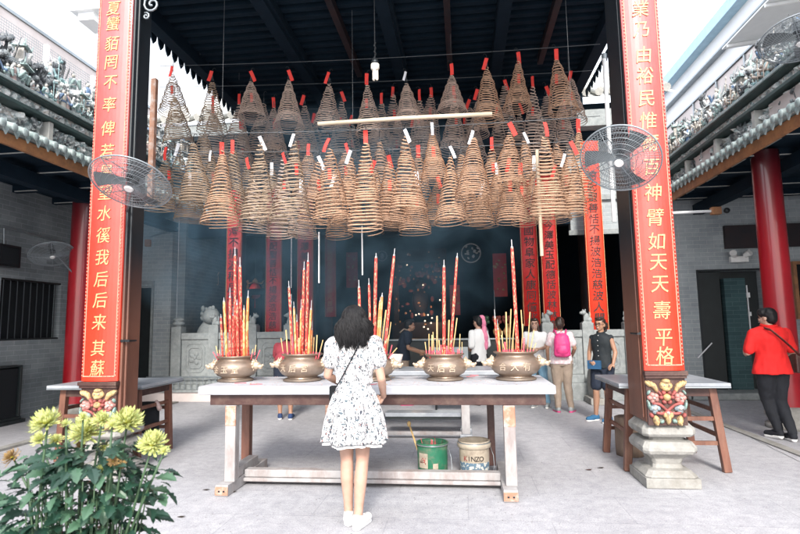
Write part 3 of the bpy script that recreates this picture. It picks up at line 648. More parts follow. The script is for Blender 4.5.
r = wt('dark_loudspeaker', 'dark box hanging under the conduit on the left wall', 'box', at(4, 250, X=-7.4)); p = at(5, 256, X=-7.45); b = mb('dark_metal'); b.box(p, (.2, .42, .36)); b.use('black'); b.box(p+Vector((.102, 0, 0)), (.006, .34, .28)); bw(b, 'case', r, .01)
r = wt('dark_cabinet', 'low black open box on the floor by the left wall', 'cabinet', (-7.4, 8.0, 0)); b = mb('door_dark'); b.b2(-7.62, -7.40, 7.4, 8.35, .06, .1); b.b2(-7.62, -7.58, 7.4, 8.35, .1, .95); b.b2(-7.58, -7.42, 8.31, 8.35, .1, .95); b.b2(-7.58, -7.42, 7.4, 8.31, .92, .95); b.b2(-7.62, -7.36, 7.35, 8.4, .003, .06); b.use('black'); b.b2(-7.57, -7.46, 7.42, 8.3, .101, .9); bw(b, 'case', r, .005)
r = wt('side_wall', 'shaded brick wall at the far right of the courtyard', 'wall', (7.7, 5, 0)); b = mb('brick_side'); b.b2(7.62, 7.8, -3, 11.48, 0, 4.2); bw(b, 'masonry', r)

# ---------------- gallery columns
def gallery_column(x, y, zt, lab, rad=.2):
    r = wt('gallery_column', lab, 'column', (x, y, 0), 'red columns of the side galleries')
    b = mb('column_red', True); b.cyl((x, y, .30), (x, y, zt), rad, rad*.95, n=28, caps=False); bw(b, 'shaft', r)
    b = mb('light_stone', True); b.lathe([(rad+.10, .003), (rad+.10, .06), (rad+.04, .09), (rad+.10, .17), (rad+.09, .24), (rad+.02, .30), (.02, .301)], (x, y, 0), 28); bw(b, 'stone_base', r)
gallery_column(-6.55, 8.5, 4.1, 'red column of the left gallery beside the barred window', .2)
gallery_column(4.48, 8.2, 3.95, 'red column of the right gallery behind the person in red shirt', .19)

# ---------------- gallery roofs with glazed ridge
def gallery(s, xe, lab, y0, y1):
    """s=-1 left, 1 right. xe: x of the eave"""
    r = wt('gallery_roof', lab, 'roof', (xe+s*1.5, (y0+y1)/2, 3.85))
    X = lambda d: xe+s*d
    def bx(b, d0, d1, ya, yb, z0, z1): b.b2(min(X(d0), X(d1)), max(X(d0), X(d1)), ya, yb, z0, z1)
    ze = 3.84 if s > 0 else 3.86
    b = mb('orange_board'); bx(b, 0, .05, y0, y1, ze-.02, ze+.13); bw(b, 'fascia', r, .004)
    b = mb('navy'); bx(b, .052, 3.4 if s > 0 else 2.2, y0, y1, ze+.16, ze+.2); bw(b, 'soffit', r)
    for k in range(int((y1-y0)/.9)):
        y = y0+.4+k*.9; b = mb('navy'); bx(b, .054, 3.3 if s > 0 else 2.05, y-.05, y+.05, ze+.04, ze+.158); rf = bw(b, 'rafter', r)
        b = mb('tile'); bx(b, .06, 3.2 if s > 0 else 2.0, y-.056, y-.0505, ze+.045, ze+.06); bw(b, 'pale_edge', rf)
    b = mb('navy'); bx(b, .70 if s > 0 else .75, .90 if s > 0 else .95, y0, y1, ze-.16, ze+.038); bw(b, 'plate_beam', r)
    # tiles: covering, half-round ends and drips
    b = mb('glaze_teal', True); n = int((y1-y0)/.17)
    for k in range(n):
        y = y0+.08+k*.17; b.cyl((X(-.10), y, ze+.19), (X(.34), y, ze+.34), .052, n=10)
        b.sphere((X(-.105), y, ze+.19), (.02, .056, .056), 10, 6)
    b.smooth = False
    for k in range(n):
        y = y0+.165+k*.17
        b.add([(X(-.07), y-.05, ze+.17), (X(-.07), y+.05, ze+.17), (X(-.08), y, ze+.07), (X(-.05), y-.05, ze+.17), (X(-.05), y+.05, ze+.17), (X(-.06), y, ze+.07)], [(0, 1, 2), (5, 4, 3), (0, 3, 4, 1), (1, 4, 5, 2), (2, 5, 3, 0)])
    bx(b, -.06, .36, y0, y1, ze+.142, ze+.165)
    o = bw(b, 'drip_tiles', r); o['kind'] = 'stuff'
    b = mb('tile'); b.add([(X(.35), y0, ze+.33), (X(.35), y1, ze+.33), (X(3.4 if s > 0 else 2.2), y1, ze+1.1), (X(3.4 if s > 0 else 2.2), y0, ze+1.1)], [(0, 1, 2, 3)]); bw(b, 'tile_slope', r)
    # ridge wall: relief band (displaced grid) with rails and pilasters
    rr = wt('glazed_ridge', lab.replace('roof', 'ridge wall').replace('tiled', 'relief covered'), 'roof ridge', (X(.5), (y0+y1)/2, 4.2))
    def relief(d, za, zb, amp, mt, name, sc_):
        NY, NZ = int((y1-y0)*26), max(4, int((zb-za)*30)); b = mb(mt, False); vs = []
        for j in range(NZ+1):
            for i in range(NY+1):
                y = y0+(y1-y0)*i/NY; z = za+(zb-za)*j/NZ
                nz = noise.noise(Vector((y*sc_, z*sc_, d*9)))+.6*noise.noise(Vector((y*sc_*2.3, z*sc_*2.3, 4)))
                e = abs(nz)*amp*1.6 if 0 < j < NZ else 0
                vs.append((X(d-e), y+.02*noise.noise(Vector((y*9, z*9, 1))), z))
        q = lambda i, j: j*(NY+1)+i
        b.add(vs, [(q(i, j), q(i+1, j), q(i+1, j+1), q(i, j+1)) for j in range(NZ) for i in range(NY)])
        return bw(b, name, rr)
    relief(.22, 4.08, 4.42, .13, 'relief_glaze', 'relief_band', 7)
    relief(.14, 4.48, 4.63, .05, 'relief_glaze', 'scroll_band', 11)
    relief(.46, 4.72, 5.30, .22, 'relief_dark', 'relief_backing', 6.5)
    b = mb('relief_dark'); bx(b, .25, .6, y0, y1, 4.06, 4.63); bx(b, .48, .7, y0, y1, 4.71, 5.24); bw(b, 'core', rr)
    b = mb('green_rail'); bx(b, .02, .30, y0, y1, 4.425, 4.475); bw(b, 'lower_rail', rr, .005)
    b = mb('glaze_teal'); bx(b, -.02, .5, y0, y1, 4.66, 4.70); bw(b, 'upper_ledge', rr, .004)
    b = mb('green_rail'); bx(b, .0, .48, y0, y1, 4.635, 4.659); bw(b, 'ledge_moulding', rr, .005)
    for k in range(int((y1-y0)/1.15)):
        y = y0+.5+k*1.15; b = mb('tile'); bx(b, .05, .2, y-.04, y+.04, 4.10, 4.42); bw(b, 'pilaster', rr, .006)
        if k % 2 == 0 and s > 0:
            b = mb('pink_wall'); bx(b, .10, .16, y+.15, y+.85, 4.14, 4.38); bw(b, 'pink_panel', rr)
    # clusters of relief foliage on the band
    return r, X
gallery(1, 4.08, 'tiled roof of the right gallery with an orange board under its edge', 1.5, 11.45)
gallery(-1, -5.60, 'tiled roof of the left gallery with an orange board under its edge', 1.5, 11.25)

# ---------------- glazed figures on the ridges
def fig_mesh(k, seed, robe, trim):
    rr = random.Random(seed); b = mb(FIG[robe], True)
    if k == 'figure':
        b.lathe([(.060, 0), (.066, .02), (.05, .10), (.042, .17), (.052, .22), (.045, .26), (.02, .285)], n=10, sy=.8)
        b.use(FIG['cream'], True); b.sphere((0, -.004, .315), (.028, .028, .034), 8, 6); b.use(FIG['dark'], True); b.sphere((0, .008, .335), (.03, .028, .022), 8, 6); b.cyl((0, 0, .345), (0, .0, .375), .014, .01, 6)
        b.use(FIG[trim], True)
        for s in (-1, 1):
            e = Vector((s*rr.uniform(.07, .10), -rr.uniform(.0, .05), rr.uniform(.13, .19))); hnd = e+Vector((-s*rr.uniform(-.03, .06), -.05, rr.uniform(-.02, .1)))
            b.capsule((s*.045, 0, .25), e, .02, .018, 7); b.capsule(e, hnd, .018, .024, 7)
        b.lathe([(.052, .14), (.054, .155), (.05, .17)], n=10, sy=.8)
        if rr.random() < .5: b.cyl((.09, -.07, .02), (.10, -.06, .42), .006, n=5); b.sphere((.10, -.06, .42), (.025, .008, .04), 6, 4)
        if rr.random() < .4: b.sphere((0, .05, .22), (.08, .012, .10), 8, 6)
    elif k == 'rock':
        for i in range(26):
            a = rr.uniform(0, 6.28); d = rr.uniform(0, .12); z = rr.uniform(0, .42)
            b.use(FIG[rr.choice([robe, trim, 'grey', 'dark', robe])], False)
            b.sphere((d*math.cos(a)*.8, d*math.sin(a)*.6, z), (rr.uniform(.02, .06), rr.uniform(.02, .05), rr.uniform(.02, .05)), 7, 5, T=Matrix.Rotation(a, 4, 'X') @ Matrix.Rotation(a*2, 4, 'Z'))
        for i in range(6):
            a = rr.uniform(-.12, .12); b.tube([(a, 0, .2), (a*1.3, -.03, .35), (a*1.7, .02, rr.uniform(.42, .52))], [.012, .009, .004], 5)
    elif k == 'tower':
        b.smooth = False
        for i in range(2):
            z = i*.24; w = .13-.03*i
            b.use(FIG['cream']); b.box((0, 0, z+.08), (w*1.5, w, .16)); b.use(FIG['dark']); b.box((0, -w*.45, z+.07), (w*.5, w*.2, .10))
            b.use(FIG[robe]); b.box((0, 0, z+.19), (w*2.2, w*1.8, .05), taper=.6)
            for s in (-1, 1): b.tube([(s*w*.9, -w*.6, z+.17), (s*w*1.15, -w*.75, z+.19), (s*w*1.3, -w*.85, z+.25)], [.012, .01, .004], 5)
            for q in range(7): b.cyl((-w*.9+q*w*.3, -w*.9, z+.17), (-w*.6+q*w*.2, -.02, z+.225), .011, n=5)
        b.use(FIG[trim]); b.cyl((-.07, 0, .46), (.07, 0, .46), .02, n=6); b.sphere((0, 0, .49), (.03, .02, .04), 6, 5)
    elif k == 'lionhead':
        for i in range(14):
            a = i*.6; b.use(FIG[trim if i % 2 else robe], True); b.sphere((.10*math.cos(a), .02, .18+.12*math.sin(a)), .05, 7, 5)
        b.use(FIG[robe], True); b.sphere((0, -.04, .18), (.10, .09, .11), 10, 8); b.sphere((0, -.12, .13), (.06, .05, .045), 8, 6)
        b.use(FIG['dark'], True)
        for s in (-1, 1): b.sphere((s*.045, -.12, .22), .022, 6, 5)
    return b.mesh(k)
FM = []
for i, (k, a, t) in enumerate((('figure', 'white', 'teal'), ('figure', 'blue', 'white'), ('figure', 'teal', 'brown'), ('figure', 'brown', 'cream'), ('figure', 'pink', 'white'), ('figure', 'grey', 'seagreen'), ('figure', 'cream', 'blue'), ('figure', 'seagreen', 'dark'),
                               ('rock', 'white', 'teal'), ('rock', 'grey', 'white'), ('rock', 'seagreen', 'white'), ('rock', 'dark', 'grey'), ('tower', 'seagreen', 'white'), ('tower', 'grey', 'blue'), ('lionhead', 'white', 'teal'))):
    FM.append((k, a, fig_mesh(k, 50+i, a, t)))
NICE = dict(figure='robed figurine', rock='rock and foliage cluster', tower='tiny pavilion', lionhead='lion mask')
rr = random.Random(3)
def scatter(s, X0, y0, y1):
    side = 'left' if s < 0 else 'right'
    a = PI/2 if s < 0 else -PI/2
    y = y0
    def put(kind_pick, y, d, z, sc_, where):
        k, cname, me = kind_pick
        o = bpy.data.objects.new({'figure': 'glazed_figurine', 'rock': 'glazed_rockwork', 'tower': 'glazed_pavilion', 'lionhead': 'glazed_lion_mask'}[k], me); col.objects.link(o)
        o.location = (X0+s*d, y, z); o.rotation_euler = (0, 0, a+rr.uniform(-.5, .5)); o.scale = (sc_*rr.uniform(.9, 1.1), sc_, sc_*rr.uniform(.9, 1.15))
        tag(o, 'glazed %s %s %s of the %s gallery ridge' % (cname, NICE[k], where, side), NICE[k].split()[-1], '%s %ss %s of the %s ridge' % (cname, NICE[k], where, side))
    figs = [f for f in FM if f[0] == 'figure']; rocks = [f for f in FM if f[0] == 'rock']; tw = [f for f in FM if f[0] == 'tower']; ln = [f for f in FM if f[0] == 'lionhead']
    while y < y1:
        put(rr.choice(figs), y, .10+rr.uniform(0, .06), 4.702, rr.uniform(.62, .92), 'standing on the ledge'); y += rr.uniform(.075, .14)
    y = y0+.1
    while y < y1:
        put(rr.choice(rocks+tw), y, .30, 4.72+rr.uniform(0, .25), rr.uniform(.7, 1.1), 'at the back'); y += rr.uniform(.11, .2)
    y = y0+.2
    while y < y1:
        put(rr.choice(figs+rocks+tw), y, .5, 5.21, rr.uniform(.7, 1.15), 'crowning the top'); y += rr.uniform(.15, .34)
    y = y0+.1
    while y < y1:
        put(rr.choice(rocks+rocks+ln), y, .12, 4.10+rr.uniform(0, .08), rr.uniform(.4, .62), 'on the lower band'); y += rr.uniform(.22, .42)
scatter(-1, -5.60, 5.3, 11.0)
scatter(1, 4.08, 6.0, 11.3)

# ---------------- white buildings beyond
r = wt('white_building', 'plain white building rising above the left gallery', 'building', (-11, 10, 0))
b = mb('white_wall'); b.b2(-18, -11, 2, 30, 0, 14); bw(b, 'wall', r)
b = mb('pink_wall'); b.b2(-9.6, -9.3, 2, 30, 3, 8.2); bw(b, 'parapet_band', r)
b = mb('grey_metal'); b.b2(-9.62, -9.26, 2, 30, 8.202, 8.27); bw(b, 'coping', r)
b = mb('white_wall'); p = at(88, 16, Y=11.2); b.b2(p.x-.25, p.x+.6, 10.9, 11.7, p.z-.02, p.z+.5); b.b2(p.x-.1, p.x+.3, 11.0, 11.6, p.z-.22, p.z-.02); bw(b, 'balcony_slab', r)
r = wt('white_building', 'white building with a pale blue cornice above the right gallery', 'building', (9, 14, 0))
b = mb('white_wall'); b.b2(7.9, 14, 4, 32, 0, 10.3); bw(b, 'wall', r)
b = mb('pink_wall'); b.b2(7.75, 7.9, 4, 32, 3.3, 8.6); bw(b, 'lower_band', r)
b = mb(mat('pale_blue_paint', (.42, .60, .70), (.34, .5, .6), rough=.6)); b.b2(7.6, 7.9, 4, 32, 10.1, 10.45); bw(b, 'cornice', r)
b = mb('grey_metal')
for z in (8.62, 9.4): b.b2(7.7, 7.9, 4, 32, z, z+.05)
for k in range(14): b.b2(7.70, 7.75, 5+k*1.6, 5.06+k*1.6, 6.2, 8.6)
bw(b, 'wall_joints', r)
b = mb('white_wall')
r2 = wt('wire_fence', 'white posts with wire mesh above the left glazed ridge', 'fence', (-7.0, 7, 4.8))
for k in range(7):
    y = 4.4+k*1.15; b = mb('white_metal'); b.b2(-6.93, -6.86, y-.03, y+.03, 4.3, 6.35); bw(b, 'post', r2)
b = mb('wire')
for k in range(26): z = 5.2+k*.045; b.cyl((-6.9, 3, z), (-6.9, 11.3, z), .0035, n=4, caps=False)
for k in range(185): y = 3+k*.045; b.cyl((-6.9, y, 5.2), (-6.9, y, 6.33), .003, n=3, caps=False)
bw(b, 'wire_mesh', r2)
r2 = wt('glass_canopy', 'thin pale canopy sheet above the right glazed ridge', 'canopy', (6, 9, 6))
A, B_, C_ = at(716, 66, X=5.4), at(792, -4, X=5.4), at(762, 62, X=6.6)
b = mb(mat('milky_sheet', (.66, .68, .70), (.6, .62, .64), rough=.3)); z = A.z
b.add([(5.2, 5, z), (5.2, 10.6, z), (7.9, 10.6, z+.25), (7.9, 5, z+.25), (5.2, 5, z+.03), (5.2, 10.6, z+.03), (7.9, 10.6, z+.28), (7.9, 5, z+.28)], [(3, 2, 1, 0), (4, 5, 6, 7), (0, 1, 5, 4), (1, 2, 6, 5), (2, 3, 7, 6), (3, 0, 4, 7)]); bw(b, 'sheet', r2)
for k in range(5): b = mb('white_metal'); b.beam((5.2, 5.2+k*1.3, z-.03), (7.9, 5.2+k*1.3, z+.22), .04, .05); bw(b, 'bar', r2)
# small wall lamp above the right doorway, pipe with camera under right eave
r = wt('emergency_light', 'small twin headed emergency light above the right doorway', 'lamp', at(740, 256, Y=11.3)); p = at(740, 257, Y=11.3); r.location = p
b = mb('white_plastic'); b.box(p+Vector((0, .05, -.04)), (.34, .08, .12)); bw(b, 'housing', r, .01)
for s in (-1, 1): b = mb('white_plastic', True); b.cyl(p+Vector((s*.1, .02, .03)), p+Vector((s*.16, -.08, .08)), .05, .065, 12); bw(b, 'lamp_head', r)
r = wt('wall_camera', 'small camera on a pale arm under the right gallery eave', 'camera', at(722, 212, Y=9.5)); a, c = at(672, 213, Y=9.6), at(712, 211, Y=9.6); r.location = a
b = mb('white_metal', True); b.cyl(a, c, .025, n=8); bw(b, 'arm', r); b = mb('orange_board'); b.box(c+Vector((.06, 0, 0)), (.16, .10, .13)); bw(b, 'housing', r, .01); b = mb('dark_metal', True); b.sphere(c+Vector((.24, 0, 0)), .05); bw(b, 'lens', r)
r = wt('junction_box', 'small box on a conduit high on the left hall wall', 'box', at(141, 240, Y=11.2)); p = at(148, 243, Y=11.2); r.location = p; b = mb('orange_board'); b.box(p, (.12, .08, .16)); bw(b, 'case', r, .008); b = mb('grey_metal', True); b.cyl(at(150, 237, Y=11.22), at(178, 228, Y=11.22), .02, n=6); bw(b, 'conduit', r)
def pattern_mat(name, base, spot, scale, thr, rough=.6, stretch=(1, 1, 1)):
    m, nt, b = new_mat(name); L = nt.links.new
    tc = nd(nt, 'ShaderNodeTexCoord'); mp = nd(nt, 'ShaderNodeMapping'); mp.inputs['Scale'].default_value = stretch; L(tc.outputs['Object'], mp.inputs[0])
    n = nd(nt, 'ShaderNodeTexNoise'); n.inputs['Scale'].default_value = scale; n.inputs['Detail'].default_value = 3; L(mp.outputs[0], n.inputs['Vector'])
    rp = nd(nt, 'ShaderNodeValToRGB'); rp.color_ramp.elements[0].position = thr; rp.color_ramp.elements[1].position = thr+.03
    rp.color_ramp.elements[0].color = c4(base); rp.color_ramp.elements[1].color = c4(spot); L(n.outputs['Fac'], rp.inputs['Fac'])
    L(rp.outputs['Color'], b.inputs['Base Color']); b.inputs['Roughness'].default_value = rough; return m
M['dragon'] = pattern_mat('red_gold_candle', (.58, .045, .035), (.66, .30, .18), 66, .53, .5, (1, 1, .55))
M['dragon_o'] = pattern_mat('orange_gold_candle', (.66, .20, .06), (.68, .44, .18), 40, .50, .5, (1, 1, .4))
M['green_paint'] = mat('green_bucket_paint', (.022, .17, .09), (.012, .10, .055), rough=.4, scale=6, dirt=(.16, .15, .11), dscale=7, damt=.8)
M['beige_tin'] = mat('beige_bucket', (.45, .39, .31), (.34, .29, .23), rough=.5, scale=6, dirt=(.22, .18, .14), dscale=8, damt=.8)
M['blue_print'] = pattern_mat('blue_grey_label_print', (.10, .16, .22), (.50, .50, .46), 30, .52, .5)

# ---------------- long incense table
r = wt('incense_table', 'long ash dusted table in front carrying the bronze burners', 'table', (-.85, 5.25, 0))
b = mb('ash_white'); b.b2(-2.47, .78, 4.80, 5.74, .89, .968); bw(b, 'tabletop', r, .012)
b = mb('dark_wood'); b.b2(-2.38, .70, 4.87, 4.92, .79, .888); b.b2(-2.38, .70, 5.60, 5.65, .79, .888); b.b2(-2.38, -2.33, 4.922, 5.598, .79, .888); b.b2(.65, .70, 4.922, 5.598, .79, .888); bw(b, 'apron', r, .004)
for x, y, xt, mt, w in ((-2.17, 4.90, -2.17, 'pale_wood', .10), (.38, 4.92, .38, 'pale_wood', .10), (-2.30, 5.56, -2.26, 'brown_wood', .09), (.25, 5.58, .28, 'dark_wood', .07)):
    b = mb(mt); b.b2(x-w/2, x+w/2, y-w/2, y+w/2, .10, .788)
    if mt == 'pale_wood': b.use('bare_wood'); b.b2(x-w/2-.002, x+w/2+.002, y-w/2-.003, y-w/2+.02, .60, .889 if False else .785)
    bw(b, 'leg', r, .008)
for x in (-2.2, .36):
    b = mb('pale_wood'); b.b2(x-.06, x+.06, 4.76, 5.74, .003, .10); b.use('bare_wood'); b.b2(x-.061, x+.061, 4.752, 4.759, .012, .085)
    b.use('dark_metal'); b.b2(x-.03, x-.012, 4.747, 4.752, .04, .055); b.b2(x+.015, x+.033, 4.747, 4.752, .04, .055)
    if x < 0: b.use('pale_wood'); b.b2(x-.05, x+.05, 4.97, 5.5, .101, .19)
    bw(b, 'foot_beam', r, .01)
b = mb('pale_wood'); b.b2(-2.14, .30, 5.12, 5.22, .075, .145); b.b2(-2.14, .30, 5.09, 5.13, .04, .074); bw(b, 'stretcher', r, .008)
b = mb('dark_wood'); b.b2(-2.12, .28, 5.24, 5.30, .012, .05); bw(b, 'stretcher', r)

# ---------------- rear table
r = wt('offering_table', 'second lower offering table standing behind the burner table', 'table', (-.9, 7.5, 0))
b = mb('tabletop'); b.b2(-2.1, .45, 7.15, 7.95, .84, .90); bw(b, 'tabletop', r, .008)
b = mb('door_dark'); b.b2(-2.02, .37, 7.22, 7.26, .74, .838); b.b2(-2.02, .37, 7.84, 7.88, .74, .838); bw(b, 'apron', r)
for x, y, mt in ((-1.84, 7.3, 'bare_wood'), (.0, 7.35, 'pale_wood'), (-1.84, 7.8, 'bare_wood'), (.0, 7.8, 'pale_wood')):
    b = mb(mt); b.b2(x-.055, x+.055, y-.05, y+.05, .06, .738); b.use('tabletop'); b.b2(x-.08, x+.08, y-.12, y+.12, .003, .06); bw(b, 'leg', r, .005)
b = mb('tabletop'); b.b2(-1.1, -.06, 7.45, 7.7, .26, .31); b.use('door_dark'); b.b2(-1.1, -.06, 7.46, 7.69, .22, .259); bw(b, 'shelf', r)
b = mb('pale_wood'); b.b2(-1.78, -.06, 7.28, 7.34, .05, .09); bw(b, 'stretcher', r, .004)

# ---------------- side tables
def side_table(lab, x0, x1, y0, y1, zt, fx, splay, mt='brown_wood'):
    r = wt('side_table', lab, 'table', ((x0+x1)/2, (y0+y1)/2, 0))
    b = mb('tabletop'); b.b2(x0, x1, y0, y1, zt-.035, zt); b.use('grey_metal'); b.b2(x0-.002, x1+.002, y0-.003, y1+.003, zt-.05, zt-.036); bw(b, 'tabletop', r, .006)
    b = mb('dark_wood'); i = .10
    b.b2(x0+i, x1-i, y0+i, y0+i+.03, zt-.14, zt-.052); b.b2(x0+i, x1-i, y1-i-.03, y1-i, zt-.14, zt-.052)
    b.b2(x0+i, x0+i+.03, y0+i+.03, y1-i-.03, zt-.14, zt-.052); b.b2(x1-i-.03, x1-i, y0+i+.03, y1-i-.03, zt-.14, zt-.052); bw(b, 'apron', r, .003)
    for sx, x in ((-1, x0+i+.035), (1, x1-i-.035)):
        for sy, y in ((-1, y0+i+.03), (1, y1-i-.03)):
            b = mb(mt); b.beam((x+sx*splay, y+sy*splay*.5, 0.003), (x, y, zt-.055), .075, .065); bw(b, 'leg', r, .006)
    for z in (.28, .52):
        for y in (y0+i+.01, y1-i-.01):
            b = mb(mt); b.b2(x0+i+.02, x1-i-.02, y-.012, y+.012, z-.02, z+.02) if z < .5 or y > y0+.3 or True else None; bw(b, 'stretcher', r)
        for x in (x0+i+.02, x1-i-.02): b = mb(mt); b.b2(x-.012, x+.012, y0+i+.03, y1-i-.03, z+.06, z+.10); bw(b, 'stretcher', r)
    return r
side_table('splay legged brown side table standing behind the right couplet post', 1.55, 2.62, 5.72, 6.72, .88, 0, .075)
side_table('brown side table with grey top behind the left couplet post', -4.80, -3.62, 5.75, 6.65, .88, 0, .03)
r = wt('wooden_stump', 'rough wooden stump under the right side table', 'stump', (1.80, 6.75, 0)); b = mb(mat('stump_wood', (.30, .21, .15), (.14, .10, .08), rough=.9, scale=5, stretch=(1, 1, .2), bump=.6), True); b.lathe([(.15, .003), (.155, .1), (.15, .42), (.13, .43)], (1.84, 6.5, 0), 14); r.location = (1.84, 6.5, 0); bw(b, 'trunk', r)
r = wt('black_bag', 'black bag hanging under the left side table', 'bag', (-3.84, 6.3, .4)); b = mb('black', True); b.loft([(-3.86, 6.3, .25, .10, .06), (-3.86, 6.3, .28, .13, .08), (-3.85, 6.3, .45, .12, .07), (-3.86, 6.3, .62, .13, .05)], 12); bw(b, 'sack', r)
b = mb(FIG['pink'], True); b.capsule((-3.74, 6.25, .63), (-3.70, 6.25, .55), .02, .03, 7); b.capsule((-3.95, 6.25, .63), (-3.98, 6.25, .56), .02, .03, 7); bw(b, 'tie', r)
# paper scraps / leaves on the ground
for i, (px, py) in enumerate(((588, 470), (205, 490), (232, 492), (600, 468), (180, 517))):
    p = at(px, py, Z=.006); b = mb('soil' if i else 'dark_wood'); b.add([(p.x-.03, p.y, .006), (p.x+.02, p.y-.012, .007), (p.x+.045, p.y+.01, .012), (p.x, p.y+.02, .008)], [(0, 1, 2, 3)]); 
    tag(b.build('litter_scrap'), ['dry scrap beside the stone base of right post', 'dark scrap at the left foot of the long table', 'tiny scrap beside left table foot', 'small scrap behind the right stone base', 'tiny scrap on paving in the foreground'][i], 'litter')

# ---------------- burners
BY = 5.30; BXS = [-2.32, -1.62, -.90, -.19, .49]
BTXT = ['金玉堂', '天后宮', '福壽康', '天后宮', '合大有']
BPOS = ['far left, beside the table end', 'second from the left with a broad candle sheaf', 'middle one partly hidden by the woman in floral dress', 'second from the right above the green bucket', 'rightmost, by the right table end']
def burner(i, x):
    r = wt('incense_burner', 'round bronze incense burner, '+BPOS[i], 'incense burner', (x, BY, .969), 'bronze burners on the long table')
    b = mb('bronze', True)
    prof = [(.145, .0), (.155, .006), (.155, .022), (.135, .034), (.14, .042), (.185, .065), (.212, .10), (.222, .135), (.212, .168), (.185, .195), (.165, .212), (.162, .228), (.185, .240), (.192, .246), (.192, .254), (.178, .256), (.15, .245), (.148, .22), (.02, .215)]
    if i == 4 or i == 1: prof = [(q*1.08, z*1.06) for q, z in prof]
    b.lathe(prof, (x, BY, .969), 48); bd = bw(b, 'bowl', r)
    sc_ = 1.08 if i in (1, 4) else 1
    b = mb('bronze_dark', True); b.lathe([(.17*sc_, 0), (.178*sc_, .004), (.178*sc_, .018), (.15*sc_, .03)], (x, BY, .9695), 40); bw(b, 'foot_ring', r)
    b = mb('ash', True); b.lathe([(.01, .232), (.08, .238), (.15*sc_, .226*sc_), (.152*sc_, .21)], (x, BY, .969), 28); bw(b, 'ash_fill', r)
    b = mb('relief', True); n = 3
    for k, ch in enumerate(BTXT[i]):
        a = -PI/2+(k-1)*.48-.12; rad = .221*sc_
        nrm = Vector((math.cos(a), math.sin(a), .10)).normalized(); pos = Vector((x, BY, .969+.128*sc_))+Vector((math.cos(a), math.sin(a), 0))*rad
        ux = Vector((-math.sin(a), math.cos(a), 0)); put_glyph(b, ch, pos, .078, ux, (0, 0, 1), .05)
    bw(b, 'raised_writing', bd)
    for s in (-1, 1):   # beast head handles
        b = mb('relief', True); c = Vector((x+s*.225*sc_, BY-.03, .969+.155*sc_))
        b.sphere(c, (.045, .045, .042), 12, 8); b.sphere(c+Vector((s*.045, -.012, -.008)), (.032, .030, .022), 10, 7); b.sphere(c+Vector((s*.05, -.012, -.026)), (.022, .02, .008), 8, 6)
        for t in (-1, 1):
            b.capsule(c+Vector((-s*.005, t*.025, .035)), c+Vector((-s*.02, t*.04, .065)), .011, .004, 7); b.sphere(c+Vector((s*.03, t*.022-.008, .018)), .010, 7, 5)
        for q in range(9): an = q*.7; b.sphere(c+Vector((-s*.025, .04*math.cos(an), .045*math.sin(an))), .017, 7, 5)
        b.sphere(c+Vector((s*.074, -.012, .004)), .012, 7, 5); bw(b, 'beast_handle', r)
    return r
for i, x in enumerate(BXS): burner(i, x)
ST = []   # burner index, base px, top px, top py, kind, radius
def st(i, *L):
    for q in L: ST.append((i,)+q[:4]+(q[4]*((.70 if i < 2 else .80) if q[4] > .009 else 1),))
st(0, (235, 235, 256, 'd', .020), (241, 240, 267, 'd', .024), (230, 230, 298, 'd', .019), (227, 224, 302, 'o', .020), (246, 248, 298, 'o', .020), (238, 237, 305, 'd', .02), (233, 233, 316, 'd', .018), (244, 244, 310, 'o', .016), (223, 221, 318, 'd', .015), (249, 247, 325, 'd', .012), (254, 256, 345, 't', .005), (219, 216, 346, 't', .005), (221, 219, 350, 't', .004), (251, 253, 349, 't', .004), (229, 226, 330, 't', .005), (242, 243, 322, 'd', .014), (218, 213, 352, 'p', .004), (256, 260, 350, 'p', .004))
st(1, (302, 304, 270, 'd', .020), (306, 308, 262, 'd', .019), (293, 289, 288, 'd', .018), (300, 301, 310, 'o', .014), (308, 311, 310, 'o', .016), (296, 294, 308, 'o', .014), (292, 290, 320, 't', .008), (288, 286, 330, 't', .007), (284, 281, 338, 't', .005), (303, 302, 325, 'd', .016), (298, 297, 322, 'd', .014), (311, 312, 330, 'o', .010), (313, 314, 337, 't', .006), (316, 317, 335, 't', .006), (318, 323, 340, 't', .005), (310, 310, 322, 't', .008), (289, 287, 345, 'p', .006), (305, 306, 334, 'p', .010), (294, 292, 336, 'p', .008), (299, 299, 338, 't', .008))
st(2, (374, 376, 258, 'd', .021), (384, 394, 256, 'd', .018), (361, 359, 288, 'd', .018), (371, 369, 285, 'd', .015), (378, 382, 297, 'o', .016), (376, 380, 302, 'o', .014), (380, 386, 310, 't', .008), (386, 391, 322, 't', .005), (388, 397, 348, 't', .005), (383, 389, 335, 't', .006), (370, 369, 330, 't', .006), (366, 364, 338, 'p', .006), (389, 392, 345, 'p', .005))
st(3, (444, 444, 267, 'd', .020), (450, 457, 258, 'd', .016), (437, 437, 316, 't', .010), (427, 425, 342, 't', .005), (429, 429, 334, 't', .005), (432, 432, 335, 't', .006), (434, 433, 332, 't', .005), (440, 439, 340, 't', .006), (448, 449, 320, 't', .010), (452, 457, 318, 't', .006), (459, 460, 334, 't', .004), (462, 462, 342, 't', .003), (441, 441, 345, 'p', .008), (446, 447, 346, 'p', .009), (453, 453, 347, 'p', .007), (430, 430, 347, 'p', .006), (457, 458, 349, 'p', .005))
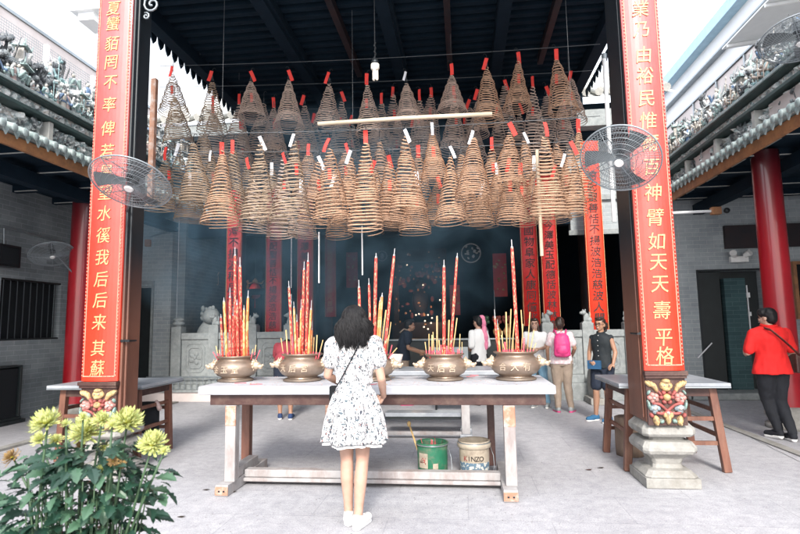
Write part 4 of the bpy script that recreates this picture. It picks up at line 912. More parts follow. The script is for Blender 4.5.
st(4, (518, 512, 248, 'd', .021), (498, 495, 318, 'd', .014), (497, 494, 290, 'k', .004), (500, 498, 330, 'o', .012), (507, 506, 312, 't', .007), (509, 511, 309, 't', .006), (511, 515, 316, 't', .006), (503, 502, 331, 't', .005), (524, 521, 310, 't', .005), (527, 530, 312, 't', .005), (529, 534, 330, 't', .005), (521, 523, 324, 't', .005), (506, 501, 335, 't', .004), (513, 513, 335, 't', .006), (531, 536, 343, 't', .004), (523, 524, 338, 'p', .008), (505, 505, 342, 'p', .008), (515, 516, 340, 't', .007))
sr = random.Random(5); BN = ['leftmost burner', 'second burner from left', 'middle burner', 'burner above the green bucket', 'rightmost burner']
cnt = {}
for i, pb, ptp, pty, kd, rad in ST:
    dy = sr.uniform(-.10, .10); bx_ = at(pb, 355, Y=BY+dy).x; base = Vector((bx_, BY+dy, 1.185)); top = at(ptp, pty, Y=BY+dy+sr.uniform(-.02, .02))
    mt = dict(d='dragon', o='dragon_o', t='stick_tan', p='stick_pink', k='dark_metal')[kd]
    kn = dict(d='red and gold joss candle', o='orange joss candle', t='thin tan incense stick', p='short pink incense stick', k='thin dark iron rod')[kd]
    d = (top-base)
    if kd in 'do':
        nm = 'joss_candle'; r = wt(nm, '', 'candle', base)
        b = mb(mt, True); n = 8; b.tube([base+d*(q/n) for q in range(n+1)], [rad*(1 if q < n else .8) for q in range(n+1)], 12); bw(b, 'stick', r)
        b = mb('ember', True); b.tube([top, top+d.normalized()*.012, top+d.normalized()*.02, top+d.normalized()*(.04+sr.uniform(0, .07))], [rad*.8, rad*.7, rad*.25, rad*.2], 8); bw(b, 'burnt_tip', r)
        b = mb('stick_pink', True); b.tube([base, base+d.normalized()*.05], rad*.6, 8); bw(b, 'stem', r)
        tall = pty < 292
        lab = '%s %s in the %s' % ('tall' if tall else 'shorter', kn, BN[i])
    else:
        r = bpy.data.objects.new('incense_stick' if kd != 'k' else 'iron_rod', None); b = mb(mt, True); b.tube([base, (base+top)/2, top], rad, 6)
        if kd == 't': b.use('stick_pink'); b.tube([base, base+d.normalized()*min(.07, d.length*.6)], rad*1.15, 6)
        bpy.data.objects.remove(r); r = b.build('incense_stick' if kd != 'k' else 'iron_rod'); lab = '%s in the %s' % (kn, BN[i])
    key = (kd, i, pty < 292); cnt.setdefault(key, []).append(r)
    tag(r, lab, 'candle' if kd in 'do' else 'incense stick')
for key, L in cnt.items():
    if len(L) > 1:
        for o in L: o['group'] = o['label']+' group'
# extra short pink stubs crowding the ash: many sticks burnt low
for i, x in enumerate(BXS):
    for k in range(26):
        a = sr.uniform(0, 6.28); q = sr.uniform(.02, .145); h = sr.uniform(.02, .075)
        base = Vector((x+q*math.cos(a), BY+q*math.sin(a), 1.19)); b = mb('stick_pink' if k % 3 else 'stick_tan', True); b.tube([base, base+Vector((sr.uniform(-.01, .01), sr.uniform(-.01, .01), h))], .003, 5)
        tag(b.build('incense_stub'), 'burnt down pink incense stub in the %s' % BN[i], 'incense stub', 'burnt stubs in the %s' % BN[i])
p = at(263, 384, Y=5.2); r = tag(mb('dragon', True).build('fallen'), '', ''); bpy.data.objects.remove(r)

# ---------------- coils
COILS = [ # px, hook y, cone top y, bottom y, half width, Y, material, tag colour, row
 (173, 62, 74, 112, 12, 7.6, 'p', 'r', 'A'), (174, 88, 98, 140, 13, 8.0, 'p', '', 'B'), (214, 64, 80, 130, 13, 7.6, 'p', 'r', 'A'), (213, 100, 110, 161, 14, 8.3, 'g', 'r', 'B'),
 (251, 65, 84, 124, 12, 7.6, 'g', 'r', 'A'), (239, 85, 104, 158, 14, 8.3, 'g', 'r', 'B'), (272, 86, 106, 150, 12, 8.3, 'g', 'r', 'B'), (289, 66, 80, 131, 12, 7.6, 'g', 'r', 'A'),
 (306, 86, 104, 148, 12, 8.3, 'g', 'r', 'B'), (330, 64, 84, 128, 12, 7.6, 'g', 'r', 'A'), (343, 86, 103, 150, 13, 8.3, 'g', 'r', 'B'), (368, 62, 84, 136, 12, 7.6, 'g', 'r', 'A'), (380, 86, 104, 147, 13, 8.3, 'g', 'r', 'B'),
 (408, 60, 82, 127, 12, 7.6, 'g', 'w', 'A'), (421, 84, 100, 152, 13, 8.3, 'g', 'r', 'B'), (451, 57, 74, 115, 13, 7.6, 'g', 'r', 'A'), (453, 88, 100, 144, 13, 8.3, 'g', 'r', 'B'), (476, 80, 98, 128, 10, 8.3, 'g', 'r', 'B'),
 (487, 54, 67, 126, 12, 7.6, 'b', 'r', 'A'), (505, 78, 86, 128, 12, 8.3, 'g', 'r', 'B'), (517, 48, 60, 110, 12, 7.6, 'b', 'r', 'A'), (534, 70, 88, 150, 12, 8.3, 'g', 'r', 'B'), (556, 44, 58, 114, 14, 7.4, 'b', 'r', 'A'), (569, 68, 80, 116, 14, 8.3, 'g', 'r', 'B'),
 (562, 95, 104, 152, 13, 8.6, 'g', 'r', 'B'), (316, 108, 122, 176, 13, 8.9, 'g', 'r', 'C'), (352, 110, 124, 172, 12, 8.9, 'g', 'r', 'C'), (395, 112, 124, 180, 13, 8.9, 'g', 'r', 'C'), (276, 112, 126, 180, 13, 8.9, 'g', 'r', 'C'), (497, 100, 112, 165, 12, 8.9, 'g', 'r', 'C'), (520, 98, 112, 170, 12, 8.9, 'g', 'r', 'C'), (432, 104, 116, 170, 12, 8.9, 'g', 'r', 'C'), (242, 118, 130, 190, 13, 8.9, 'g', 'r', 'C'), (465, 112, 124, 172, 11, 8.9, 'g', 'r', 'C'),
 (166, 140, 150, 211, 13, 6.6, 'p', 'r', 'D'), (178, 138, 150, 208, 12, 6.9, 'p', 'w', 'D'), (192, 134, 142, 203, 15, 6.4, 'p', '', 'D'), (192, 168, 178, 222, 14, 6.9, 'p', 'w', 'E'), (222, 142, 154, 226, 16, 6.4, 'b', 'r', 'D'), (233, 136, 150, 222, 15, 6.7, 'p', 'r', 'D'), (259, 132, 142, 224, 15, 6.4, 'p', 'w', 'D'), (256, 172, 182, 238, 14, 7.0, 'g', '', 'E'), (284, 150, 160, 238, 13, 7.2, 'g', 'r', 'E'),
 (293, 132, 144, 224, 17, 6.3, 'p', 'w', 'D'), (303, 176, 186, 238, 13, 7.0, 'g', 'w', 'E'), (328, 132, 146, 216, 16, 6.3, 'b', 'r', 'D'), (320, 150, 160, 223, 15, 6.6, 'b', 'w', 'E'), (337, 168, 180, 237, 12, 7.0, 'b', 'w', 'E'), (353, 150, 162, 226, 14, 6.6, 'b', 'w', 'E'), (364, 130, 146, 230, 16, 6.3, 'b', 'r', 'D'), (374, 158, 170, 227, 13, 6.8, 'b', 'r', 'E'), (388, 150, 160, 224, 15, 6.6, 'b', 'r', 'E'),
 (403, 126, 138, 214, 16, 6.3, 'b', 'w', 'D'), (417, 168, 180, 233, 15, 6.6, 'b', 'w', 'E'), (392, 176, 188, 232, 13, 7.0, 'b', '', 'E'), (432, 122, 136, 184, 12, 6.4, 'b', 'w', 'D'), (449, 144, 158, 225, 14, 6.4, 'b', 'w', 'D'), (437, 170, 180, 226, 13, 7.0, 'b', 'r', 'E'), (474, 124, 135, 196, 16, 6.2, 'b', 'w', 'D'), (475, 162, 172, 222, 14, 6.6, 'b', '', 'E'), (484, 176, 186, 226, 13, 7.0, 'b', 'w', 'E'),
 (508, 118, 132, 184, 15, 6.2, 'b', 'r', 'D'), (509, 152, 162, 223, 15, 6.5, 'b', 'r', 'E'), (497, 160, 170, 218, 12, 7.0, 'b', 'w', 'E'), (543, 116, 130, 218, 16, 6.2, 'b', 'r', 'D'), (533, 150, 162, 218, 13, 6.7, 'b', 'w', 'E'), (565, 150, 158, 216, 13, 6.7, 'b', 'w', 'E'), (578, 115, 128, 205, 14, 6.5, 'b', 'r', 'D'), (572, 134, 146, 212, 15, 6.3, 'b', 'r', 'D'), (556, 160, 170, 222, 13, 7.1, 'b', 'r', 'E'), (519, 160, 172, 224, 13, 7.1, 'b', 'r', 'E')]
def coil_mesh(seed, turns=20, rad=.19, h=.9, m='coil_brown'):
    q = random.Random(seed); b = mb(m, True); pts = []; n = turns*20; ph = q.uniform(0, 6.28); tx, ty = q.uniform(-.04, .04), q.uniform(-.04, .04)
    pw = q.uniform(.94, 1.10); tl = q.uniform(0, .022); tp = q.uniform(0, 6.28); bulge = q.uniform(-.008, .008)
    for i in range(n+1):
        t = i/n; a = ph+2*PI*turns*t; rr_ = rad*(.09+.91*t**(pw*.86))+bulge*math.sin(PI*t)+.004*math.sin(t*37+seed)
        sag = (.006+tl*t)*math.sin(a+tp)+.012*math.sin(t*11+seed)+.008*math.sin(t*23+seed*2)+.005*math.sin(a*2+1)
        pts.append((rr_*math.cos(a)+tx*t, rr_*.95*math.sin(a)+ty*t, -h*t**.97+sag*(t > .03)))
    b.tube(pts, [.0066 if i < n-14 else .005 for i in range(n+1)], 4)
    for k in range(2):   # the strings that spread the turns
        a = ph+k*PI; b.use('rope', True); b.tube([(rad*t*math.cos(a)*.98, rad*t*math.sin(a)*.95, -h*t) for t in (.02, .3, .6, .9)], .0016, 3)
    return b.mesh('coil')
def q_pw(p): return .93 if p > .95 else .85
CV = {}
for j, k in enumerate(('b', 'g', 'p')):
    CV[k] = [coil_mesh(11*j+s, 20+s, m=dict(b='coil_brown', g='coil_grey', p='coil_pale')[k]) for s in range(7)]
hb = mb('dark_metal', True); hb.tube([(0, 0, -.02), (0, 0, .06), (.012, 0, .085), (.035, 0, .09), (.05, 0, .07)], .005, 5)
hb.use('rope')
for k in range(3): hb.tube([(0, 0, -.02), (.02*math.cos(k*2.09), .02*math.sin(k*2.09), -.12)], .0025, 4)
hook_me = hb.mesh('hook')
def tag_mesh(m, w, h, bend):
    b = mb(m); n = 5; vs = []
    for i in range(n+1):
        t = i/n
        for s in (-1, 1): vs.append((s*w/2, bend*math.sin(t*2), -h*t))
    for i in range(n+1):
        t = i/n
        for s in (-1, 1): vs.append((s*w/2, bend*math.sin(t*2)+.002, -h*t))
    o = 2*(n+1); b.add(vs, [(2*i, 2*i+1, 2*i+3, 2*i+2) for i in range(n)]+[(o+2*i+2, o+2*i+3, o+2*i+1, o+2*i) for i in range(n)]); return b.mesh('paper_tag')
TG = {'r': [tag_mesh('paper_red', .055, .17, .02), tag_mesh('paper_red', .045, .19, -.03)], 'w': [tag_mesh('paper_white', .045, .19, .02), tag_mesh('paper_white', .035, .17, -.02)]}
rc = random.Random(12)
for q in [(204, 118, 130, 190, 13, 7.4, 'p', '', 'E'), (210, 150, 160, 214, 14, 7.3, 'p', 'w', 'E'), (246, 150, 160, 216, 14, 7.2, 'p', 'r', 'E'), (272, 160, 170, 228, 14, 7.3, 'p', 'w', 'E'), (311, 140, 150, 205, 14, 7.4, 'b', 'r', 'E'), (345, 142, 152, 212, 14, 7.4, 'b', 'r', 'E'), (378, 134, 146, 206, 14, 7.4, 'b', '', 'E'), (418, 140, 152, 214, 14, 7.3, 'b', 'r', 'E'), (461, 140, 152, 218, 14, 7.4, 'b', '', 'E'), (490, 136, 148, 212, 14, 7.4, 'b', 'r', 'E'), (525, 128, 140, 205, 14, 7.3, 'b', 'w', 'E'), (556, 132, 144, 208, 14, 7.3, 'b', '', 'E'),
 (262, 92, 104, 150, 13, 8.7, 'g', '', 'C'), (300, 112, 124, 178, 13, 8.8, 'g', 'r', 'C'), (328, 100, 112, 160, 12, 8.7, 'g', '', 'C'), (392, 84, 96, 142, 12, 8.5, 'g', 'r', 'B'), (433, 84, 94, 138, 12, 8.6, 'g', 'r', 'B'), (470, 96, 108, 156, 12, 8.8, 'g', 'r', 'C'), (545, 84, 96, 140, 12, 8.6, 'g', 'r', 'B'), (374, 112, 124, 182, 13, 8.9, 'g', '', 'C'), (414, 116, 128, 184, 13, 8.9, 'g', 'r', 'C')]: COILS.append(q)
ROWN = dict(A='high front row', B='high second row', C='dim high back row', D='low front row', E='low back row')
byrow = {}
for c in COILS: byrow.setdefault(c[8], []).append(c)
for k in byrow: byrow[k].sort(key=lambda c: c[0])
ORD = ['first', 'second', 'third', 'fourth', 'fifth', 'sixth', 'seventh', 'eighth', 'ninth', 'tenth', 'eleventh', 'twelfth', 'thirteenth', 'fourteenth', 'fifteenth', 'sixteenth', 'seventeenth', 'eighteenth', 'nineteenth', 'twentieth']+['no. %d' % k for k in range(21, 40)]
for idx, c in enumerate(COILS):
    px, hy, ty, by, hw, Y, mk, tg, row = c
    px += rc.uniform(-2, 2); dj = rc.uniform(-4, 4) if row in 'DE' else rc.uniform(-2, 2); ty += dj; hy += dj; by += dj*.6+(8 if row in 'BC' else 0)
    top = at(px, ty, Y=Y); bot = at(px+rc.uniform(-1, 1), by-3, Y=Y); hk = at(px, hy+3, Y=Y); edge = at(px+hw, by-6, Y=Y)
    h = top.z-bot.z; rad = (edge.x-bot.x)
    lst = byrow[row]; i = lst.index(c); n = len(lst)
    o_ = ORD[i]+' from left' if i < n/2 else (ORD[n-1-i]+' from right')
    r = thing('incense_coil', '%s conical incense coil, %s in the %s' % (dict(b='golden brown', g='greyish', p='pale smoky')[mk], o_, ROWN[row]), 'incense coil', top, rc.uniform(0, 6.28), 'conical incense coils under the pavilion roof')
    me = rc.choice(CV[mk]); o = bpy.data.objects.new('coil', me); col.objects.link(o); o.parent = r; rad *= 1.22; h *= rc.uniform(1.0, 1.09); o.scale = (rad/.19, rad/.19, h/.9); o.rotation_euler = (rc.uniform(-.05, .05), rc.uniform(-.05, .05), rc.uniform(0, 6.28))
    o = bpy.data.objects.new('hook', hook_me); col.objects.link(o); o.parent = r; o.location = (0, 0, min(.14, hk.z-top.z-.03)); o.rotation_euler = (0, 0, -r.rotation_euler.z+rc.choice((0, PI)))
    if tg:
        tz = min(.17, max(.05, hk.z-top.z-.02))
        o = bpy.data.objects.new('paper_tag', rc.choice(TG[tg])); col.objects.link(o); o.parent = r; o.location = (rc.uniform(-.02, .02), -.03, tz); o.location = Matrix.Rotation(-r.rotation_euler.z, 3, 'Z') @ Vector((0, -.03, tz))
        o.rotation_euler = (rc.uniform(-.1, .25), rc.choice((-.35, 0, 0, .3)), -r.rotation_euler.z+rc.uniform(-.5, .5))
        if rc.random() < .5:
            o = bpy.data.objects.new('paper_tag', TG['r'][0]); col.objects.link(o); o.parent = r; o.location = Matrix.Rotation(-r.rotation_euler.z, 3, 'Z') @ Vector((rc.uniform(-.03, .03), 0, -.28*h)); o.rotation_euler = (0, 0, -r.rotation_euler.z); o.scale = (.8, 1, .8)
# wires the coils hang from
for Y, py0, py1, lab in ((7.6, 66, 44, 'thin wire above the high front row of coils'), (8.3, 87, 70, 'thin wire above the high second row of coils'), (8.9, 112, 96, 'thin wire above the dim back row of coils'), (6.3, 134, 116, 'thin wire holding the low front row of coils'), (6.8, 152, 140, 'thin wire holding the low back row of coils')):
    b = mb('rope', True); a, c = at(160, py0, Y=Y), at(600, py1, Y=Y); b.tube([a+(c-a)*(k/20)-Vector((0, 0, .05*math.sin(PI*k/20))) for k in range(21)], .004, 5); tag(b.build('hanging_wire'), lab, 'wire')
    
for Y, pyy, xx in ((7.6, 55, (200, 451)), (8.3, 80, (239, 569)), (6.3, 120, (222, 572)), (6.8, 145, (353,))):
    for x in xx:
        p = at(x, pyy, Y=Y); b = mb('rope', True); b.cyl((p.x, Y, p.z), (p.x, Y, 5.84), .002, n=4); tag(b.build('suspension_string'), 'thin dark string holding a coil wire from the roof', 'string', 'strings from roof to coil wires')
b = mb('stick_tan' if False else 'bare_wood', True); b.use(mat('pale_bamboo', (.60, .52, .40), (.46, .38, .28), rough=.7, scale=12, stretch=(.3, 1, 1)), True)
a, c = at(318, 124, Y=6.15), at(492, 114, Y=6.15); b.tube([a, (a+c)/2+Vector((0, 0, .012)), c], .026, 10); tag(b.build('bamboo_rod'), 'pale bamboo rod hanging level between the coil rows', 'rod')
for px, y0, y1, Y, lab in ((537, 150, 256, 6.4, 'pale hanging rod before the right red boards'), (362, 226, 275, 6.9, 'thin pale rod hanging above the woman'), (319, 232, 283, 6.9, 'thin pale rod hanging above the second burner')):
    b = mb('white_metal' if px != 537 else mat('pale_rod', (.55, .45, .33), rough=.6), True); a, c = at(px, y0, Y=Y), at(px+(1 if px != 537 else 2), y1, Y=Y); b.cyl((a.x, Y, a.z), (a.x, Y, c.z), .010 if px != 537 else .022, n=8); tag(b.build('hanging_rod'), lab, 'rod')
# lamp
p = at(375, 62, Y=6.0); r = wt('hanging_lamp', 'white bulb lamp on a black cord over the coils', 'lamp', p)
b = mb('black', True); b.cyl(p, (p.x, p.y, 5.9), .006, n=6); b.tube([(p.x+.012*math.cos(k), p.y+.012*math.sin(k), p.z+.25-k*.012) for k in range(20)], .006, 5); bw(b, 'cord', r)
b = mb('dark_metal', True); b.lathe([(.01, .05), (.03, .04), (.045, 0), (.045, -.02)], p, 14); bw(b, 'socket', r)
b = mb(mat('bulb_glass', (.88, .84, .74), (.8, .74, .62), rough=.3), True); b.lathe([(.02, -.02), (.05, -.03), (.052, -.08), (.04, -.09), (.04, -.10)], p, 14)
for k in range(3): a = k*2.1+.4; q = p+Vector((.022*math.cos(a), .022*math.sin(a), 0)); b.capsule(q+Vector((0, 0, -.09)), q+Vector((0, 0, -.21)), .017, .017, 8)
bw(b, 'bulb', r)

# ---------------- fans
def fan(lab, c, normal, rad, bracket_to, group='caged wall fans', light=False):
    r = thing('wall_fan', lab, 'fan', c, 0, group)
    nrm = Vector(normal).normalized(); ux = Vector((0, 0, 1)).cross(nrm).normalized(); uy = nrm.cross(ux)
    T = Matrix((ux, uy, nrm)).transposed().to_4x4()
    def dome(s): 
        b = mb('wire', True); dep = rad*.20*s
        def pt(q, a): return T @ Vector((rad*q*math.cos(a), rad*q*math.sin(a), dep*(1-q**2.4)))
        for k in range(72):
            a = 2*PI*k/72; b.tube([pt(q, a+s*.5*(1-q)) for q in (.14, .35, .55, .75, .92, 1)], .0016, 4, False)
        for q in (.14, .28, .42, .56, .7, .84, .94): b.tube([pt(q, 2*PI*k/48) for k in range(49)], .0022, 4, False)
        for k in range(4): b.tube([pt(q, k*PI/2+.3) for q in (.05, .35, .7, 1)], .004, 4, False)
        return b
    dome(1).build('front_cage', r); dome(-1).build('rear_cage', r)
    b = mb('wire', True); b.tube([T @ Vector((rad*math.cos(2*PI*k/60), rad*math.sin(2*PI*k/60), 0)) for k in range(61)], .007, 6, False); b.build('rim', r)
    for k in range(3):
        b = mb('blade', True); a0 = k*2.094+.5; vs = []
        for i in range(9):
            q = .12+.78*i/8
            for j in range(5):
                a = a0+(j-2)*.13*(1.25-.25*q)+.35*q; vs.append(T @ Vector((rad*q*math.cos(a), rad*q*math.sin(a), rad*.06*(j-2)/2*(1.1-.5*q))))
        o_ = len(vs); vs += [v+nrm*.003 for v in vs]
        fs = [(i*5+j, i*5+j+1, i*5+j+6, i*5+j+5) for i in range(8) for j in range(4)]; b.add(vs, fs+[tuple(x+o_ for x in f)[::-1] for f in fs]); b.build('blade', r)
    b = mb('white_plastic', True); b.cyl(nrm*rad*.20, nrm*rad*.235, rad*.12, rad*.09, 20); b.build('hub_badge', r)
    b = mb('dark_metal', True); b.cyl(-nrm*rad*.1, -nrm*rad*.52, rad*.17, rad*.13, 18); b.sphere(-nrm*rad*.52, rad*.13, 14, 8); b.cyl(nrm*.02, -nrm*rad*.1, rad*.07, n=12); b.build('motor', r)
    b = mb('grey_metal', True); bt = Vector(bracket_to)-Vector(c); b.tube([-nrm*rad*.4, -nrm*rad*.5+Vector((0, 0, -.04)), bt], .014, 8); b.build('bracket', r)
    return r
fan('large caged fan hung in front of the left couplet post', at(131, 183, Y=4.75), (.02, -.36, -.70), .375, (-3.56, 5.25, 2.75))
fan('large caged fan hung in front of the right couplet post', at(620, 159, Y=4.75), (-.30, -.50, -.64), .335, (1.62, 5.25, 2.85))
fan('small caged fan tilted on the left gallery column', at(52, 254, Y=8.2), (.42, -.28, -.86), .34, (-6.45, 8.35, 2.35))
fan('pale caged fan cut off by the top right picture corner', at(800, 38, Y=5.6), (-.1, -.25, -.95), .36, (4.1, 5.9, 3.95))

# ---------------- buckets
def bucket(px, py, lab, m):
    p = at(px, py, Z=0); p.z = 0
    r = wt('paint_bucket', lab, 'bucket', p)
    b = mb(m, True); b.lathe([(.138, .003), (.142, .01), (.146, .10), (.148, .20), (.150, .31), (.153, .345), (.158, .35), (.158, .358), (.146, .36), (.143, .33), (.14, .16)], p, 36, caps=False); b.lathe([(.001, .004), (.14, .0035)], p, 36); bd = bw(b, 'pail', r)
    b = mb('soil', True); b.lathe([(.001, .23), (.143, .22)], p, 24, caps=False); bw(b, 'dark_contents', r)
    b = mb('grey_metal', True); b.tube([p+Vector((.158*math.cos(a), .158*math.sin(a)-.0, .34-.16*math.sin((a+PI*0)%PI)*.0)) for a in [k*PI/18 for k in range(0, 37)]], .006, 6)
    b.tube([p+Vector((.158*math.cos(PI+t), .165*math.sin(PI+t)*1.02, .31-.17*math.sin(t))) for t in [k*PI/14 for k in range(15)]] if px > 1000 else [p+Vector((.155, -.02, .31)), p+Vector((.185, -.05, .22)), p+Vector((.19, -.08, .12)), p+Vector((.175, -.1, .09))], .003, 5); bw(b, 'wire_handle', r)
    return r, p, bd
def on_pail(b, p, a0, a1, z0, z1, rad=.1495):
    n = 8; vs = []
    for i in range(n+1):
        a = a0+(a1-a0)*i/n
        for z in (z0, z1): vs.append((p.x+(rad+z*.01)*math.cos(a), p.y+(rad+z*.01)*math.sin(a), z))
    b.add(vs, [(2*i, 2*i+2, 2*i+3, 2*i+1) for i in range(n)])
r, p, bd = bucket(433, 479, 'green paint bucket holding ash sticks under the long table', 'green_paint')
b = mb('beige_tin'); on_pail(b, p, -PI/2-.95, -PI/2-.25, .13, .27); on_pail(b, p, -PI/2+.08, -PI/2+.42, .07, .18); bw(b, 'torn_label', bd)
b = mb('carved_red', True)
for k in range(3): b.tube([p+Vector((.152*math.cos(a), .152*math.sin(a), z)) for a, z in ((-PI/2-.85+k*.08, .18), (-PI/2-.6+k*.05, .23-k*.02), (-PI/2-.4, .17+k*.03))], .004, 5)
bw(b, 'red_scrawl', bd)
b = mb('stick_tan', True); a = p+Vector((-.10, -.02, .15)); tp = at(409, 424, Y=p.y+.05); b.tube([a, tp], .010, 6); b.sphere(tp, (.02, .012, .03), 8, 6); tag(b.build('wooden_scoop'), 'pale wooden stick leaning out of the green bucket', 'stick')
for k in range(14):
    a = sr.uniform(0, 6.28); q = p+Vector((.07*math.cos(a), .07*math.sin(a), .2)); b = mb('dark_wood' if k % 2 else 'stick_pink', True); b.tube([q, q+Vector((sr.uniform(-.05, .05), sr.uniform(-.05, .05), sr.uniform(.14, .19)))], .0025, 4); tag(b.build('used_incense_stick'), 'spent incense stick in the green bucket', 'incense stick', 'spent sticks in the green bucket')
r, p, bd = bucket(475, 477, 'beige paint bucket with dark lettering under the long table', 'beige_tin')
b = mb('blue_print'); on_pail(b, p, -PI/2-1.2, -PI/2+1.2, .02, .165); bw(b, 'printed_band', bd)
for txt, a0, m in (('K', -.62, 'carved_red'), ('INZO', -.36, 'black_ink')):
    b = mb(m)
    for k, ch in enumerate(txt):
        a = -PI/2+a0+k*.27; rad = .152; put_glyph(b, ch, (p.x+rad*math.cos(a), p.y+rad*math.sin(a), .205), .065, (-math.sin(a), math.cos(a), 0), (0, 0, 1), 0)
    bw(b, 'lettering', bd)
b = mb('beige_tin', True); b.lathe([(.157, .29), (.165, .30), (.168, .33), (.158, .345)], p, 36, caps=False); bw(b, 'rim_band', bd)
r = wt('litter', '', '', (0, 0, 0)); bpy.data.objects.remove(r)

# ---------------- hall furnishings glimpsed in the dark
def lantern(px, py, Y, s, lab):
    p = at(px, py, Y=Y); r = wt('palace_lantern', lab, 'lantern', p, 'hanging lanterns in the hall')
    b = mb('board_in', True); b.lathe([(.03, .24), (.10, .2), (.16, .1), (.17, 0), (.14, -.12), (.06, -.18)], p, 8, sx=s, sy=s); bw(b, 'shade', r)
    b = mb('gold', True)
    for k in range(6):
        a = k*PI/3; v = Vector((math.cos(a), math.sin(a), 0)); b.tube([p+v*.05*s+Vector((0, 0, .25)), p+v*.2*s+Vector((0, 0, .22)), p+v*.24*s+Vector((0, 0, .30))], .012, 5); b.sphere(p+v*.19*s+Vector((0, 0, -.02)), .028, 6, 5); b.tube([p+v*.22*s+Vector((0, 0, .2)), p+v*.23*s+Vector((0, 0, -.02))], .006, 4)
    b.lathe([(.05, .24), (.08, .28), (.02, .36)], p, 8); bw(b, 'gilt_trim', r)
    b = mb('paper_red', True); b.tube([p+Vector((0, 0, -.18)), p+Vector((0, 0, -.42))], .02, 6); bw(b, 'tassel', r)
    b = mb('rope', True); b.cyl(p+Vector((0, 0, .36)), (p.x, p.y, 6.3), .006, n=5); bw(b, 'cord', r)
lantern(210, 284, 13.2, 1.0, 'red and gold lantern left of the leftmost red board')
lantern(255, 292, 13.4, 1.0, 'red and gold lantern between the two left red boards')
lantern(640, 300, 13.0, 1.0, 'red lantern in the dark bay left of right post')
r = wt('altar', 'dim red and gold altar deep inside the dark hall', 'altar', at(420, 345, Y=17.5)); c = at(420, 300, Y=17.5); r.location = (c.x, 17.5, .342)
b = mb('dull_red_wood'); b.b2(c.x-.9, c.x+.9, 17.3, 18.2, .342, 1.6); b.b2(c.x-.85, c.x-.7, 17.35, 17.5, 1.6, 3.8); b.b2(c.x+.7, c.x+.85, 17.35, 17.5, 1.6, 3.8); b.b2(c.x-.9, c.x+.9, 17.3, 17.55, 3.6, 4.0); bw(b, 'cabinet', r, .01)
b = mb('carved_red', True)
for k in range(46): b.sphere((c.x+rc.uniform(-.75, .75), 17.5+rc.uniform(0, .3), rc.uniform(1.65, 3.6)), (rc.uniform(.03, .11), .05, rc.uniform(.03, .11)), 7, 5)
b.use('gold', True)
for k in range(40): b.sphere((c.x+rc.uniform(-.8, .8), 17.3, rc.uniform(1.5, 3.9)), (rc.uniform(.02, .05), .03, rc.uniform(.02, .05)), 6, 4)
b.use('dull_red_wood', True); b.sphere((c.x, 17.6, 2.3), (.28, .2, .42)); b.sphere((c.x, 17.6, 2.85), .16); bw(b, 'carving', r)
em, nt, bs = new_mat('candle_flame'); bs.inputs['Emission Color'].default_value = (1, .78, .55, 1); bs.inputs['Emission Strength'].default_value = .7
b = mb(em, True)
for px, py in ((424, 327), (428, 329), (425, 321), (431, 323), (416, 315), (419, 314), (428, 315), (423, 285), (407, 265), (440, 300), (432, 318)): q = at(px, py, Y=17.25); b.sphere(q, .028, 6, 5)
bw(b, 'candle_light', r)
for dx, dy, z in ((-.3, -.5, 2.3), (.5, -.4, 1.75)):
    pl = bpy.data.lights.new('altar_lamp', 'POINT'); pl.energy = 5; pl.color = (1, .55, .28); pl.shadow_soft_size = .05; po = bpy.data.objects.new('altar_lamp', pl); col.objects.link(po); po.location = (c.x+dx, 17.2+dy, z)
r = wt('round_wall_plaque', 'round pale carved disc shining in the dark hall', 'plaque', at(471, 255, Y=17)); c = at(471, 253, Y=17); r.location = c
b = mb('white_metal', True); b.tube([c+Vector((.30*math.cos(a), 0, .30*math.sin(a))) for a in [k*PI/16 for k in range(33)]], .02, 6)
for k in range(16): a = rc.uniform(0, 6.28); q = rc.uniform(.1, .27); b.sphere(c+Vector((q*math.cos(a), 0, q*math.sin(a))), (.05, .02, .03), 6, 4, T=Matrix.Rotation(a, 4, 'Y'))
bw(b, 'disc', r)
r = wt('round_wall_plaque', 'smaller dim round disc above the woman in the hall', 'plaque', at(382, 256, Y=17)); c = at(382, 256, Y=17); r.location = c
b = mb('wire', True); b.tube([c+Vector((.16*math.cos(a), 0, .16*math.sin(a))) for a in [k*PI/12 for k in range(25)]], .015, 6); b.sphere(c, (.06, .02, .1), 8, 5); bw(b, 'disc', r)
for i, (px, py, s_) in enumerate(((356, 352, 1), (368, 350, .8), (384, 352, 1.2), (498, 350, 1), (486, 352, .8), (508, 352, .9))):
    p = at(px, py, Y=12.5); p.z = 1.192; r = wt('altar_vase', '%s vase on the dark counter, %s' % ('gilt' if i % 2 else 'pewter', ['first from the left', 'second from the left', 'third from the left', 'second of the right three', 'leftmost of the right three', 'rightmost'][i]), 'vase', p, 'vases on the dark counter')
    b = mb('gold' if i % 2 else 'grey_metal', True); b.lathe([(.05, 0), (.04, .02), (.09, .10), (.10, .16), (.04, .26), (.06, .32), (.05, .315)], p, 16, sx=s_, sy=s_); bw(b, 'vessel', r)
    b = mb('carved_red' if i % 2 else 'leaf2', True)
    for k in range(9): a = k*.7; b.sphere(p+Vector((.07*math.cos(a), .05*math.sin(a), .36+.10*(k % 3)*.5)), (.045, .04, .045), 7, 5)
    bw(b, 'flowers', r)
